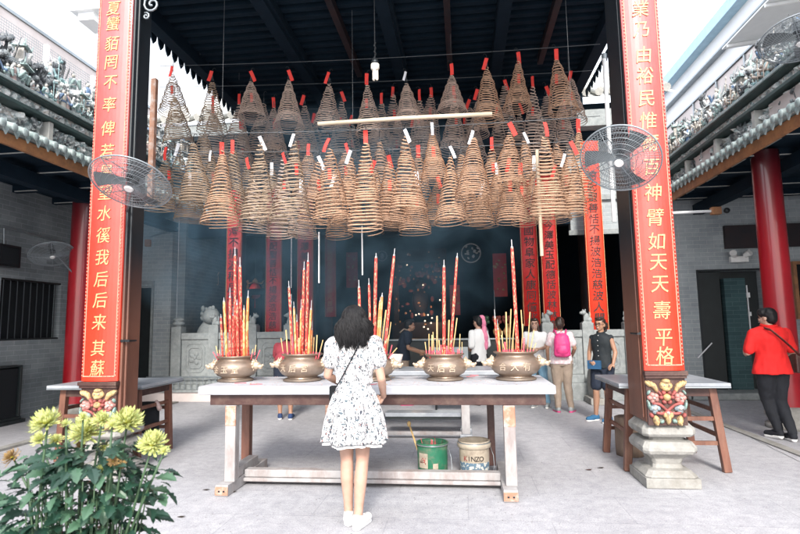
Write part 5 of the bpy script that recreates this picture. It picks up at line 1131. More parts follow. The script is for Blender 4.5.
for i, (px, py, w_, h_) in enumerate(((352, 270, .35, 1.1), (500, 275, .4, 1.3), (455, 300, .3, .9), (392, 232, 2.2, .32))):
    c = at(px, py, Y=16.2); r = wt('altar_hanging', ['narrow red embroidered hanging left of the altar', 'dark red embroidered hanging right of the altar', 'small red embroidered hanging beside the altar lights', 'wide gilded name board over the altar'][i], 'hanging', c)
    b = mb('dull_red_wood' if i == 3 else 'board_in'); b.box(c, (w_, .06, h_)); bw(b, 'cloth', r)
    b = mb('gold', True)
    for k in range(14): b.sphere(c+Vector((rc.uniform(-.42, .42)*w_, -.04, rc.uniform(-.42, .42)*h_)), (rc.uniform(.02, .05), .02, rc.uniform(.02, .05)), 6, 4)
    bw(b, 'embroidery', r)
r = wt('notice_stand', 'grey metal panel stand behind the fourth burner', 'stand', at(450, 400, Y=9)); c = at(452, 365, Y=9.3); r.location = (c.x, 9.3, 0)
b = mb('grey_metal'); b.b2(c.x-.32, c.x+.28, 9.28, 9.32, .35, 1.12); bw(b, 'panel', r, .004); b = mb('dark_metal'); b.b2(c.x-.3, c.x-.27, 9.25, 9.35, .003, .35); b.b2(c.x+.23, c.x+.26, 9.25, 9.35, .003, .35); bw(b, 'frame', r)
r = wt('dark_counter', 'long dark counter at the back behind the burners', 'counter', (-.8, 12.5, .34)); b = mb('door_dark'); b.b2(-2.6, 1.1, 12.3, 12.8, .342, 1.15); b.use('grey_metal'); b.b2(-2.65, 1.15, 12.25, 12.85, 1.15, 1.19); bw(b, 'body', r, .01)
r = wt('bowl', 'pale bowl held near the man in dark shirt behind the burners', 'bowl', at(393, 350, Y=9.2)); c = at(394, 353, Y=7.5); c.z = .902; c = Vector((at(394, 366, Y=7.5).x, 7.5, .902)); r.location = c; b = mb('pink_wall', True); b.lathe([(.06, 0), (.10, .08), (.13, .2), (.125, .2), (.09, .08)], c, 20); bw(b, 'vessel', r)

# ash and debris
ar = random.Random(77)
for k in range(16):
    x = ar.uniform(-2.3, .6); y = ar.uniform(4.86, 5.05) if k % 2 else ar.uniform(5.5, 5.7); a = ar.uniform(0, 3.1); d = Vector((math.cos(a), math.sin(a)*.5, 0))*ar.uniform(.05, .14)
    b = mb('stick_pink' if k % 3 == 0 else 'stick_tan', True); b.tube([Vector((x, y, .9725)), Vector((x, y, .9725))+d], .003, 5); tag(b.build('fallen_incense_stick'), 'short incense stick lying on the long table', 'incense stick', 'sticks fallen on the long table')
b = mb('ash', False)
for k in range(420):
    x = ar.uniform(-2.42, .73); y = ar.uniform(4.82, 5.72); r0 = ar.uniform(.002, .009); t = ar.uniform(0, 6)
    b.add([(x+r0*math.cos(t+q*1.57)*ar.uniform(.5, 1.3), y+r0*math.sin(t+q*1.57), .9695) for q in range(4)]+[(x, y, .9695+r0*.6)], [(0, 1, 4), (1, 2, 4), (2, 3, 4), (3, 0, 4)])
tag(b.build('table_ash'), 'crumbs of fallen ash scattered over the long table top', 'ash', kind='stuff')
b = mb(mat('ground_grit', (.30, .29, .29), (.14, .13, .13), rough=1, scale=40), False)
for k in range(1500):
    if k % 3: x = ar.gauss(-.85, 1.3); y = ar.gauss(5.1, .8)
    else: x = ar.uniform(-5.5, 4.5); y = ar.uniform(2.5, 9.5)
    r0 = ar.uniform(.0015, .006); t = ar.uniform(0, 6)
    b.add([(x+r0*math.cos(t+q*1.57)*ar.uniform(.5, 1.8), y+r0*math.sin(t+q*1.57), .004) for q in range(4)]+[(x, y, .004+r0*.5)], [(0, 1, 4), (1, 2, 4), (2, 3, 4), (3, 0, 4)])
tag(b.build('ground_grit'), 'loose grit and ash crumbs on the paving', 'grit', kind='stuff')
cr = random.Random(4)
for k, (a, c) in enumerate((((700, 412), (800, 462)),)):
    a, c = at(*a, Z=.003), at(*c, Z=.003); b = mb('door_dark'); vs = []; n = 40; sd = (c-a).cross(Vector((0, 0, 1))).normalized()
    for i in range(n+1):
        p = a.lerp(c, i/n)+sd*.02*noise.noise(Vector((i*.35, k, 0))); w_ = .0028+.0018*noise.noise(Vector((i*.9, k, 5)))
        vs += [(p.x+sd.x*w_, p.y+sd.y*w_, .0035), (p.x-sd.x*w_, p.y-sd.y*w_, .0035)]
    b.add(vs, [(2*i, 2*i+2, 2*i+3, 2*i+1) for i in range(n)]); tag(b.build('paving_crack'), kind='structure')
def voxel(b, name, parent, vs, it=6, disp=None):
    me = b.mesh(name+'_raw'); o = bpy.data.objects.new(name, me); col.objects.link(o)
    md = o.modifiers.new('r', 'REMESH'); md.mode = 'VOXEL'; md.voxel_size = vs; md.use_smooth_shade = True
    s = o.modifiers.new('s', 'SMOOTH'); s.factor = .5; s.iterations = it
    bpy.context.view_layer.update()
    m2 = bpy.data.meshes.new_from_object(o.evaluated_get(bpy.context.evaluated_depsgraph_get()))
    o.modifiers.clear(); o.data = m2; m2.name = name
    for p in m2.polygons: p.use_smooth = True; p.material_index = 0
    if disp:
        amp, sc_ = disp
        m2.calc_loop_triangles() if False else None
        nor = [v.normal.copy() for v in m2.vertices]
        for v, n in zip(m2.vertices, nor):
            q = v.co*sc_; q.z *= .55
            v.co += n*amp*(noise.noise(q)+.5*noise.noise(q*2.3))
    if parent is not None: o.parent = parent
    return o
def limb(b, pts, rs, n=14):
    for (p, q), (r0, r1) in zip(zip(pts, pts[1:]), zip(rs, rs[1:])): b.capsule(p, q, r0, r1, n)
def hand(b, wrist, d, s=1, curl=.5, palm_n=(0, 1, 0), side=1):
    """palm + five fingers continuing along d; palm_n is the direction the palm faces, side = which side the thumb is"""
    w = Vector(wrist); d = Vector(d).normalized(); n = Vector(palm_n); n = (n-d*n.dot(d)).normalized(); a = d.cross(n)*side
    b.sphere(w+d*.045*s, (.001, .001, .001))
    for k in range(4):
        off = a*(.024-.016*k)*s; st_ = w+d*.02*s+off*.7; kn = w+d*.083*s+off; b.capsule(st_, kn, .0125*s, .0105*s, 8)
        L = (.040, .045, .041, .032)[k]*s; c = curl*(1+.15*k)
        d1 = (d*math.cos(c)+n*math.sin(c)); d2 = (d*math.cos(c*2)+n*math.sin(c*2)); q1 = kn+d1*L; q2 = q1+d2*L*.75
        b.capsule(kn, q1, .0092*s, .0082*s, 8); b.capsule(q1, q2, .0082*s, .0068*s, 8)
    t0 = w+d*.025*s+a*.022*s; t1 = t0+(d*.7+a*.6+n*.3).normalized()*.038*s; t2 = t1+(d*.85+a*.1+n*.5).normalized()*.03*s
    b.capsule(t0, t1, .013*s, .0105*s, 8); b.capsule(t1, t2, .0105*s, .008*s, 8)
def person(label, loc, rz, H, J, skin='skin', hs=1.0, lean=0, vox=.0075, torso=1.0, group=None):
    """returns (body object, scale k, joints). Local +Y is where the body faces"""
    k = H/1.65
    D = dict(hipL=(-.085, 0, .87), kneeL=(-.085, .01, .47), ankL=(-.08, -.02, .075), toeL=(-.09, .13, .028), hipR=(.085, 0, .87), kneeR=(.085, .01, .47), ankR=(.08, -.02, .075), toeR=(.09, .13, .028),
             shL=(-.155, 0, 1.33), elL=(-.205, -.02, 1.08), wrL=(-.21, .05, .85), shR=(.155, 0, 1.33), elR=(.205, -.02, 1.08), wrR=(.21, .05, .85), pel=(0, 0, .90), wst=(0, 0, 1.05), chs=(0, 0, 1.24), nk=(0, 0, 1.40), hd=(0, .015, 1.535), look=0)
    D.update(J); P = {q: (Vector(v)*k if not isinstance(v, (int, float)) else v) for q, v in D.items()}
    b = mb(skin, True)
    for s in 'LR':
        hp, kn, an, to = P['hip'+s], P['knee'+s], P['ank'+s], P['toe'+s]
        c = kn.lerp(an, .33)+Vector((0, -.012*k, 0))
        limb(b, [hp, hp.lerp(kn, .5), kn, c, an.lerp(kn, .22), an], [.080*k*hs, .068*k*hs, .050*k*hs, .052*k*hs, .036*k, .033*k])
        b.capsule(an+Vector((0, -.01, -.03))*k, to, .032*k, .024*k, 10)
        sh, el, wr = P['sh'+s], P['el'+s], P['wr'+s]
        limb(b, [sh, sh.lerp(el, .5), el, el.lerp(wr, .35), wr], [.046*k*hs, .040*k*hs, .034*k*hs, .033*k*hs, .023*k])
        dd = J.get('hand'+s, (wr-el)); hand(b, wr, dd, k, J.get('curl'+s, .5), J.get('palm'+s, (1 if s == 'L' else -1, .3, 0)), 1 if s == 'L' else -1)
    pe, w, c, n_, h = P['pel'], P['wst'], P['chs'], P['nk'], P['hd']
    def ring(p, rx, ry): return (p.x, p.y, p.z, rx*k*torso, ry*k*torso)
    b.loft([ring(pe-Vector((0, 0, .08*k)), .13, .09), ring(pe, .155, .105), ring(w, .12, .085), ring(c, .145, .10), ring(c.lerp(n_, .55), .15, .085), ring(n_-Vector((0, 0, .015*k)), .07, .055)], 24)
    b.capsule(n_-Vector((0, .005, .03))*k, h-Vector((0, .01, .06))*k, .050*k, .047*k, 14)
    lk = Matrix.Rotation(P['look'] if isinstance(P['look'], (int, float)) else 0, 4, 'Z')
    def hp_(v): return h+(lk @ Vector(v))*k
    def sp(v, r): b.sphere(hp_(v), tuple(x*k for x in r), 18, 12, T=lk)
    sp((0, -.01, .025), (.074, .090, .085)); sp((0, .018, -.03), (.060, .068, .075)); sp((0, .045, -.075), (.032, .030, .028))
    sp((0, .088, -.018), (.012, .016, .022)); sp((0, .080, -.056), (.022, .012, .008)); sp((-.027, .074, -.030), (.020, .014, .016)); sp((.027, .074, -.030), (.020, .014, .016)); sp((0, .082, .022), (.045, .010, .008))
    for s in (-1, 1): sp((s*.074, -.005, -.015), (.010, .022, .030))
    body = voxel(b, 'person', None, vox*k, 3); body.location = loc; body.rotation_euler = (0, 0, rz); tag(body, label, 'person', group)
    if J.get('face', True):
        b = mb('hair', True)
        for s in (-1, 1):
            b.sphere(hp_((s*.030, .085, .002)), (.012*k, .006*k, .006*k), 8, 6, T=lk); b.tube([hp_((s*.014, .089, .022)), hp_((s*.03, .090, .028)), hp_((s*.048, .082, .022))], .0035*k, 5)
        b.build('eyes', body)
        b = mb(FIG['pink'], True); b.sphere(hp_((0, .091, -.056)), (.022*k, .006*k, .007*k), 10, 6, T=lk); b.build('lips', body)
    return body, k, P, hp_, lk
def shoes(body, P, k, m, sole='white_plastic', sz=1):
    for s in 'LR':
        an, to = P['ank'+s], P['toe'+s]; f = (to-an); f.z = 0; f.normalize()
        b = mb(m, True); hl = Vector((an.x, an.y, .045*k))-f*.03*k; zz = min(an.z, to.z+.06)
        up = max(0, to.z-.028*k)
        tip = Vector((to.x, to.y, to.z+.012*k))+f*.02*k; heel = Vector((an.x, an.y, an.z-.028*k))-f*.022*k
        b.capsule(heel, heel.lerp(tip, .5)+Vector((0, 0, .008*k)), .042*k*sz, .043*k*sz, 12); b.capsule(heel.lerp(tip, .5), tip, .043*k*sz, .036*k*sz, 12); b.capsule(heel+Vector((0, 0, .02*k)), Vector(an)+Vector((0, 0, .0)), .038*k, .040*k, 12)
        o = voxel(b, 'shoe', body, .007, 3)
        for v in o.data.vertices: v.co.z = max(v.co.z, (min(heel.z, tip.z)-.034*k))
        b = mb(sole, True); b.capsule(heel-Vector((0, 0, .03*k)), tip-Vector((0, 0, .028*k)), .036*k*sz, .034*k*sz, 12); o2 = voxel(b, 'sole', body, .008, 2)
        zc = (heel.z-.03*k)
        for v in o2.data.vertices: v.co.z = max(min(v.co.z, heel.z-.014*k+(tip.z-heel.z)*.5), .002-0 if body.location.z == 0 else -1)
def trousers(body, P, k, m, length=1.0, loose=1.18, waist=None, name='trousers'):
    b = mb(m, True); pe = P['pel']
    w = waist or .165
    b.loft([(pe.x, pe.y, pe.z-.10*k, .150*k*loose/1.1, .115*k), (pe.x, pe.y, pe.z, w*k, .118*k), (P['wst'].x, P['wst'].y, P['wst'].z-.03*k, .14*k*loose/1.15, .10*k)], 24)
    for s in 'LR':
        hp, kn, an = P['hip'+s], P['knee'+s], P['ank'+s]
        if length >= 1: limb(b, [hp, hp.lerp(kn, .5), kn, kn.lerp(an, .4), an+Vector((0, 0, .02*k))], [.092*k*loose, .080*k*loose, .060*k*loose, .056*k*loose, .043*k*loose])
        else: e = hp.lerp(kn, length); limb(b, [hp, hp.lerp(kn, length*.6), e], [.094*k*loose, .088*k*loose, .085*k*loose])
    return voxel(b, name, body, .010, 5, (.008, 14))
def shirt(body, P, k, m, sleeve=.55, fat=1.12, hem=-.06, name='shirt', sl_r=1.35, hemr=1.0, vs=.010, disp=(.010, 11)):
    b = mb(m, True); pe, w, c, n_ = P['pel'], P['wst'], P['chs'], P['nk']
    def ring(p, rx, ry, dz=0): return (p.x, p.y, p.z+dz*k, rx*k*fat, ry*k*fat)
    b.loft([ring(pe, .168*hemr, .118*hemr, hem), ring(pe, .165*hemr, .116*hemr, hem+.05), ring(w, .135, .098), ring(c, .155, .112), ring(c.lerp(n_, .45), .155, .10), ring(c.lerp(n_, .78), .125, .085), ring(n_, .080, .064, -.012), ring(n_, .052, .050, .005)], 28)
    if sleeve:
        for s in 'LR':
            sh, el, wr = P['sh'+s], P['el'+s], P['wr'+s]
            if sleeve <= 1: e = sh.lerp(el, sleeve); limb(b, [sh, sh.lerp(el, sleeve*.5), e], [.052*k*sl_r, .050*k*sl_r, .047*k*sl_r])
            else: limb(b, [sh, el, el.lerp(wr, sleeve-1)], [.052*k*sl_r, .044*k*sl_r, .036*k*sl_r])
    return voxel(b, name, body, vs, 5, disp)
def cap_hair(body, hp_, lk, k, m='hair', extra=(), vs=.008, disp=(.006, 30), scale=1.0, name='hair'):
    b = mb(m, True)
    for v, r in (((0, -.022, .040), (.083, .092, .086)), ((0, -.06, .0), (.074, .055, .085)), ((0, .045, .088), (.060, .045, .030)))+tuple(extra):
        b.sphere(hp_(v), tuple(x*k*scale for x in r), 18, 12, T=lk)
    return voxel(b, name, body, vs, 3, disp)

# ================= woman in floral dress (foreground, seen from behind)
wl = at(357, 523, Z=0); wl = Vector((wl.x, 4.15, 0))
body, k, P, hp_, lk = person('person with wavy black hair in a white floral dress, seen from behind at the table', wl, R(-2), 1.68, dict(
    hipL=(-.075, 0, .86), kneeL=(-.066, .02, .47), ankL=(-.055, .02, .08), toeL=(-.075, .16, .028), hipR=(.075, 0, .86), kneeR=(.058, .0, .47), ankR=(.035, -.06, .08), toeR=(.07, .07, .028),
    shL=(-.155, 0, 1.33), elL=(-.215, .02, 1.10), wrL=(-.16, .20, 1.02), shR=(.155, 0, 1.33), elR=(.215, -.02, 1.08), wrR=(.20, .14, .93), handR=(-.3, .8, -.5), handL=(.6, .7, 0), hd=(.0, .02, 1.515), look=.08, curlL=.9, curlR=.9), vox=.006, hs=.96)
# dress
def floral():
    m, nt, b = new_mat('white_floral_cotton'); L = nt.links.new
    tc = nd(nt, 'ShaderNodeTexCoord'); o = None; base = (.51, .505, .515, 1); prev = None
    for i, (sc_, thr, c, st_) in enumerate(((62, .27, (.03, .035, .05), (1, 1, .42)), (52, .24, (.07, .10, .12), (.45, 1, 1.1)), (56, .15, (.42, .18, .15), (1, 1, 1)), (84, .27, (.07, .075, .08), (1.2, 1, .5)))):
        mp = nd(nt, 'ShaderNodeMapping'); mp.inputs['Scale'].default_value = st_; mp.inputs['Location'].default_value = (i*3.1, i*1.7, i); mp.inputs['Rotation'].default_value = (0, R(35*i-40), R(20*i)); L(tc.outputs['Object'], mp.inputs[0])
        n = nd(nt, 'ShaderNodeTexNoise'); n.inputs['Scale'].default_value = 60; L(tc.outputs['Object'], n.inputs[0])
        ad = nd(nt, 'ShaderNodeMixRGB'); ad.inputs['Fac'].default_value = .03; L(mp.outputs[0], ad.inputs['Color1']); L(n.outputs['Color'], ad.inputs['Color2'])
        v = nd(nt, 'ShaderNodeTexVoronoi'); v.inputs['Scale'].default_value = sc_; L(ad.outputs[0], v.inputs['Vector'])
        sp = nd(nt, 'ShaderNodeSeparateColor'); L(v.outputs['Color'], sp.inputs[0])
        t = nd(nt, 'ShaderNodeMath', operation='MULTIPLY'); L(sp.outputs[0], t.inputs[0]); t.inputs[1].default_value = thr*1.9
        lt = nd(nt, 'ShaderNodeMath', operation='LESS_THAN'); L(v.outputs['Distance'], lt.inputs[0]); L(t.outputs[0], lt.inputs[1])
        mx = nd(nt, 'ShaderNodeMixRGB'); L(lt.outputs[0], mx.inputs['Fac'])
        if prev is None: mx.inputs['Color1'].default_value = base
        else: L(prev, mx.inputs['Color1'])
        mx.inputs['Color2'].default_value = c4(c); prev = mx.outputs[0]
    L(prev, b.inputs['Base Color']); b.inputs['Roughness'].default_value = .9; b.inputs['Sheen Weight'].default_value = .3
    return m
M['floral'] = floral()
dress = shirt(body, P, k, 'floral', sleeve=.50, fat=1.04, hem=.14, name='dress', sl_r=1.45, hemr=.84, vs=.007, disp=(.009, 15))
b = mb('floral', True); N = 160; zs = [(1.055, .124, 0), (1.02, .140, .003), (.97, .168, .008), (.90, .192, .012), (.83, .212, .017), (.76, .228, .022), (.68, .240, .026), (.635, .246, .028), (.62, .250, .029)]
def skirt_ring(z, r, f, j):
    out = []
    for i in range(N):
        a = 2*PI*i/N; rr_ = r+f*(math.sin(a*9+.6*math.sin(a*2))+.5*math.sin(a*17+1.3))+(.004*math.sin(a*43+j) if f > .005 else 0)
        out.append((rr_*math.cos(a)*.94, rr_*.78*math.sin(a)-.012, z+(.007*math.sin(a*5+1) if j > 6 else 0)))
    return [tuple(x*k for x in p) for p in out]
vs = []
for j, (z, r_, f) in enumerate(zs): vs += skirt_ring(z, r_, f, j)
for j, (z, r_, f) in enumerate([(.63, .240, .028), (.80, .204, .017), (1.0, .132, .003)]): vs += skirt_ring(z, r_, f, 8)
nr = len(zs)+3
b.add(vs, [(i*N+q, i*N+(q+1) % N, (i+1)*N+(q+1) % N, (i+1)*N+q) for i in range(nr-1) for q in range(N)])
sk = b.build('skirt', body)
b = mb('white_wall', True); vs = []
for j, (z, r_) in enumerate(((.64, .228), (.612, .231), (.600, .233))): vs += skirt_ring(z, r_, .028, 8)
b.add(vs, [(i*N+q, i*N+(q+1) % N, (i+1)*N+(q+1) % N, (i+1)*N+q) for i in range(2) for q in range(N)]); b.build('lace_hem', body)
for s in 'LR':
    b = mb('floral', True); sh, el = P['sh'+s], P['el'+s]; e = sh.lerp(el, .52); d = (el-sh).normalized(); a = d.orthogonal().normalized(); c = d.cross(a)
    b.cur = 0; b.tube([e+(a*math.cos(t)+c*math.sin(t))*(.062*k+.003*math.sin(t*11)) for t in [i*2*PI/44 for i in range(45)]], .010, 7); b.build('sleeve_cuff', body)
# strap
b = mb('black', False); sp_ = []
for i in range(25):
    t = i/24; x = .085-.225*t; z = 1.385-.40*t-.02*math.sin(PI*t); y = -(.108+.012*math.sin(PI*min(1, t*1.2)))*k+ (.035 if t < .06 else 0) + (.02 if t > .93 else 0)
    sp_.append(Vector((x*k, y, z*k)))
for p, q in zip(sp_, sp_[1:]): b.beam(p, q+(q-p)*.1, .005, .022, up=(0, 1, 0))
b.build('bag_strap', body)
b = mb('black'); b.box((-.15*k, .13, .95*k), (.16, .06, .12)); b.build('handbag', body, bevel=.01)
shoes(body, P, k, 'white_plastic', 'white_wall', .95)
b = mb('white_plastic', True)
for s in 'LR':
    an = P['ank'+s]; b.lathe([(.036*k, -.03), (.038*k, -.012), (.0355*k, .002)], an, 14, caps=False)
b.build('socks', body)
# hair: shell of locks plus many wavy strands
hr = random.Random(21)
b = mb('hair', True)
for v, r_ in (((0, -.02, .030), (.084, .094, .088)), ((0, -.055, -.06), (.102, .072, .11)), ((-.06, -.03, -.10), (.055, .06, .09)), ((.06, -.03, -.10), (.055, .06, .09)), ((0, -.06, -.14), (.105, .055, .06))): b.sphere(hp_(v), tuple(x*k for x in r_), 20, 14)
b.mats[0] = mat('hair_underlayer', (.012, .011, .012), (.008, .008, .008), rough=1, spec=0)
hair = voxel(b, 'hair', body, .008, 4, (.016, 17))
b = mb('hair', True)
for i in range(1500):
    a = hr.uniform(-PI*1.12, PI*.12); el = .1+1.46*hr.random()**.7   # around the back half of the head
    root = Vector((.080*math.cos(a)*math.cos(el), .086*math.sin(a)*math.cos(el)-.02, .04+.088*math.sin(el)))
    endr = hr.uniform(.080, .128); ez = hr.uniform(-.255, -.16) if abs(math.cos(a)) < .8 else hr.uniform(-.21, -.08)
    end = Vector((endr*math.cos(a)*1.05, endr*.72*math.sin(a)-.03, ez)); ph = hr.uniform(0, 6.28); wv = hr.uniform(.012, .020); pts = []
    lockp = round(a*3.2)*2.1+round(el*2)*1.3
    for j in range(15):
        t = j/14; bul = math.sin(PI*min(1, t*1.05))
        dirh = Vector((math.cos(a), .85*math.sin(a), 0))
        tc_ = .42
        if t < tc_: e_ = el*(1-t/tc_); p = Vector((.091*math.cos(a)*math.cos(e_), .101*math.sin(a)*math.cos(e_)-.02, .028+.098*math.sin(e_)))
        else: u_ = (t-tc_)/(1-tc_); p = Vector((.091*math.cos(a), .101*math.sin(a)-.02, .028)).lerp(end, u_)+dirh*(.030*math.sin(PI*u_))
        w_ = wv*t**.6; p += Vector((-math.sin(a), math.cos(a), 0))*w_*math.sin(t*11+ph*.10+lockp)+dirh*w_*.7*math.cos(t*11+ph*.10+lockp)
        if t > .85: p += dirh*.02*(t-.85)/.15*math.sin(ph)
        pts.append(hp_(p))
    b.tube(pts, [hr.uniform(.0018, .0036)*(.5+.5*min(1, j/4) if j < 12 else (15-j)/4) for j in range(15)], 4, False)
b.build('hair_strands', hair)

# ================= visitor in red shirt, seen from behind, walking
loc = at(779, 440, Z=0)
body, k, P, hp_, lk = person('person in bright red shirt and black trousers walking away, dark strap over the back', loc, R(6), 1.68, dict(
    hipL=(-.09, 0, .87), kneeL=(-.04, .10, .49), ankL=(.02, .02, .10), toeL=(-.02, .16, .04), hipR=(.09, 0, .87), kneeR=(.08, .03, .47), ankR=(.09, -.12, .09), toeR=(.12, .03, .028),
    shL=(-.185, 0, 1.30), elL=(-.27, .03, 1.06), wrL=(-.20, .20, 1.06), shR=(.185, 0, 1.30), elR=(.28, .0, 1.06), wrR=(.26, .18, .98), look=.6, hd=(0, .02, 1.50), curlL=.8), hs=1.0, torso=1.28)
M['red_cotton'] = mat('red_cotton', (.74, .016, .014), (.60, .010, .010), rough=.85, scale=9)
M['black_cotton'] = mat('black_cotton', (.010, .012, .018), (.006, .007, .011), rough=.85, scale=9)
trousers(body, P, k, 'black_cotton', 1, 1.20, .175)
s_ = shirt(body, P, k, 'red_cotton', sleeve=.80, fat=1.34, hem=-.10, sl_r=1.38, hemr=1.05, disp=(.016, 9))
b = mb('red_cotton', True); b.tube([Vector((.085*math.cos(t), .075*math.sin(t)-.005, 1.405+.012*math.sin(t)))*k for t in [i*PI/12 for i in range(25)]], .014, 8); b.build('collar', s_)
b = mb('dark_wood'); pts = [Vector((-.115+.35*t, -(.165+.035*math.sin(PI*t)), 1.37-.34*t-.01*math.sin(PI*t)))*k for t in [i/16 for i in range(17)]]; pts[0].y = -.09*k
for p, q in zip(pts, pts[1:]): b.beam(p, q+(q-p)*.1, .008, .042, up=(0, 1, 0))
b.build('bag_strap', body); b = mb('dark_wood'); b.box((.30*k, .02, .93*k), (.10, .2, .24)); b.build('shoulder_bag', body, .015)
shoes(body, P, k, 'black_cotton', 'white_plastic')
cap_hair(body, hp_, lk, k, extra=(((0, -.05, -.035), (.072, .05, .05)), ((.04, .03, .06), (.05, .06, .05)), ((-.04, .03, .06), (.05, .06, .05)), ((0, .065, .065), (.055, .03, .028))), scale=1.04)

# ================= woman in black sleeveless top
loc = at(606, 422, Z=0); 
body, k, P, hp_, lk = person('person with glasses and ponytail in dark sleeveless top by the right side table', loc, R(140), 1.58, dict(
    hipL=(-.085, 0, .87), kneeL=(-.07, .04, .47), ankL=(-.06, .0, .075), toeL=(-.05, .14, .028), kneeR=(.12, .03, .47), ankR=(.17, -.02, .075), toeR=(.22, .12, .028),
    shL=(-.150, 0, 1.325), elL=(-.21, -.02, 1.09), wrL=(-.22, .10, .92), handL=(.1, .8, -.3), curlL=.35, palmL=(0, 0, -1), shR=(.150, 0, 1.325), elR=(.225, -.02, 1.09), wrR=(.15, .16, .93), handR=(-.7, .4, -.1), curlR=.8, look=-.0), skin='skin_dark')
M['dark_teal_cloth'] = mat('dark_slate_cloth', (.008, .013, .018), (.005, .009, .012), rough=.8, scale=9)
M['navy_cloth'] = mat('navy_cloth', (.012, .020, .040), (.008, .013, .026), rough=.85, scale=9)
trousers(body, P, k, 'navy_cloth', .75, 1.12, name='shorts')
s_ = shirt(body, P, k, 'dark_teal_cloth', sleeve=.05, fat=1.10, hem=-.06, sl_r=1.0)
b = mb('dark_teal_cloth', True); b.tube([Vector((.062*math.cos(t), .055*math.sin(t)+.0, 1.415+.02*math.sin(-t)))*k for t in [i*PI/12 for i in range(25)]], .012, 8); b.build('collar', s_)
b = mb('white_plastic', True)
for z in (1.36, 1.28, 1.20, 1.12, 1.04): b.sphere(Vector((0, .128 if z < 1.33 else .10, z))*k, .006, 6, 5)
b.build('buttons', s_)
b = mb(mat('blue_vinyl', (.03, .10, .20), (.02, .07, .15), rough=.35)); b.box(Vector((.06, .16, .90))*k, (.20, .05, .13), rz=.1); b.use('white_plastic', True); b.sphere(Vector((.06, .185, .905))*k, (.015, .006, .015), 8, 6); b.build('waist_bag', body, .01)
shoes(body, P, k, mat('blue_canvas', (.03, .13, .26), (.02, .09, .18), rough=.8), 'white_plastic')
hair = cap_hair(body, hp_, lk, k, 'hair_brown', extra=(((0, -.10, .0), (.035, .035, .035)),), disp=(.004, 30))
b = mb('hair_brown', True)
for v, r_ in (((0, -.135, .0), (.05, .045, .045)), ((-.01, -.165, -.03), (.05, .04, .055)), ((0, -.17, -.08), (.035, .03, .05))): b.sphere(hp_(v), tuple(x*k for x in r_), 14, 10)
voxel(b, 'ponytail', hair, .008, 2, (.014, 26))
b = mb('dark_metal', True)
for s in (-1, 1):
    b.tube([hp_((s*.032+.024*math.cos(t), .097-.004*abs(math.sin(t)), .0+.018*math.sin(t))) for t in [i*PI/8 for i in range(17)]], .0028, 5); b.tube([hp_((s*.056, .095, .004)), hp_((s*.076, .04, .006)), hp_((s*.078, -.01, 0))], .0028, 5)
b.tube([hp_((-.01, .099, .004)), hp_((.01, .099, .004))], .0028, 5); b.build('glasses', body)

# ================= visitor with pink backpack
loc = at(564, 412, Z=0)
M['pale_pink_cloth'] = pattern_mat('pale_pink_print', (.66, .50, .52), (.72, .64, .66), 30, .5, .9)
M['khaki'] = mat('khaki_cloth', (.34, .27, .21), (.26, .20, .16), rough=.9, scale=9)
body, k, P, hp_, lk = person('person seen from behind carrying a bright pink backpack over khaki trousers', loc, R(-4), 1.60, dict(elL=(-.235, .0, 1.10), wrL=(-.22, .12, .88), elR=(.235, .0, 1.10), wrR=(.20, .17, .95), kneeL=(-.09, .02, .47), ankL=(-.10, -.03, .075), toeL=(-.14, .10, .028), ankR=(.12, -.03, .075), toeR=(.18, .09, .028)), skin='skin_dark', torso=1.08)
trousers(body, P, k, 'khaki', 1, 1.22)
shirt(body, P, k, 'pale_pink_cloth', sleeve=.6, fat=1.2, hem=-.07, sl_r=1.3)
M['hot_pink'] = mat('hot_pink_nylon', (.74, .06, .24), (.60, .04, .18), rough=.5, scale=8)
b = mb('hot_pink', True); b.loft([(0, -.18, .93, .10, .05), (0, -.19, .96, .135, .075), (0, -.20, 1.15, .135, .08), (0, -.19, 1.28, .115, .07), (0, -.18, 1.33, .07, .045)], 20); b.sphere((0, -.25, 1.05), (.10, .05, .085)); bp_ = voxel(b, 'backpack', body, .010, 4, (.006, 14))
b = mb('white_plastic'); b.box((.0, -.262, 1.19), (.035, .01, .035)); b.build('badge', bp_); b = mb('hot_pink')
for s in (-1, 1): b.tube([Vector((s*.07, -.14, 1.30)), Vector((s*.09, -.08, 1.37)), Vector((s*.10, .02, 1.385)), Vector((s*.11, .12, 1.28))], .014, 6)
b.tube([Vector((-.02, -.16, 1.33)), Vector((0, -.16, 1.37)), Vector((.02, -.16, 1.33))], .006, 6); b.build('straps', bp_)
shoes(body, P, k, FIG['grey'], 'hot_pink')
cap_hair(body, hp_, lk, k, 'hair_brown', extra=(((0, -.06, .06), (.05, .05, .05)), ((0, -.06, -.05), (.06, .04, .05))))

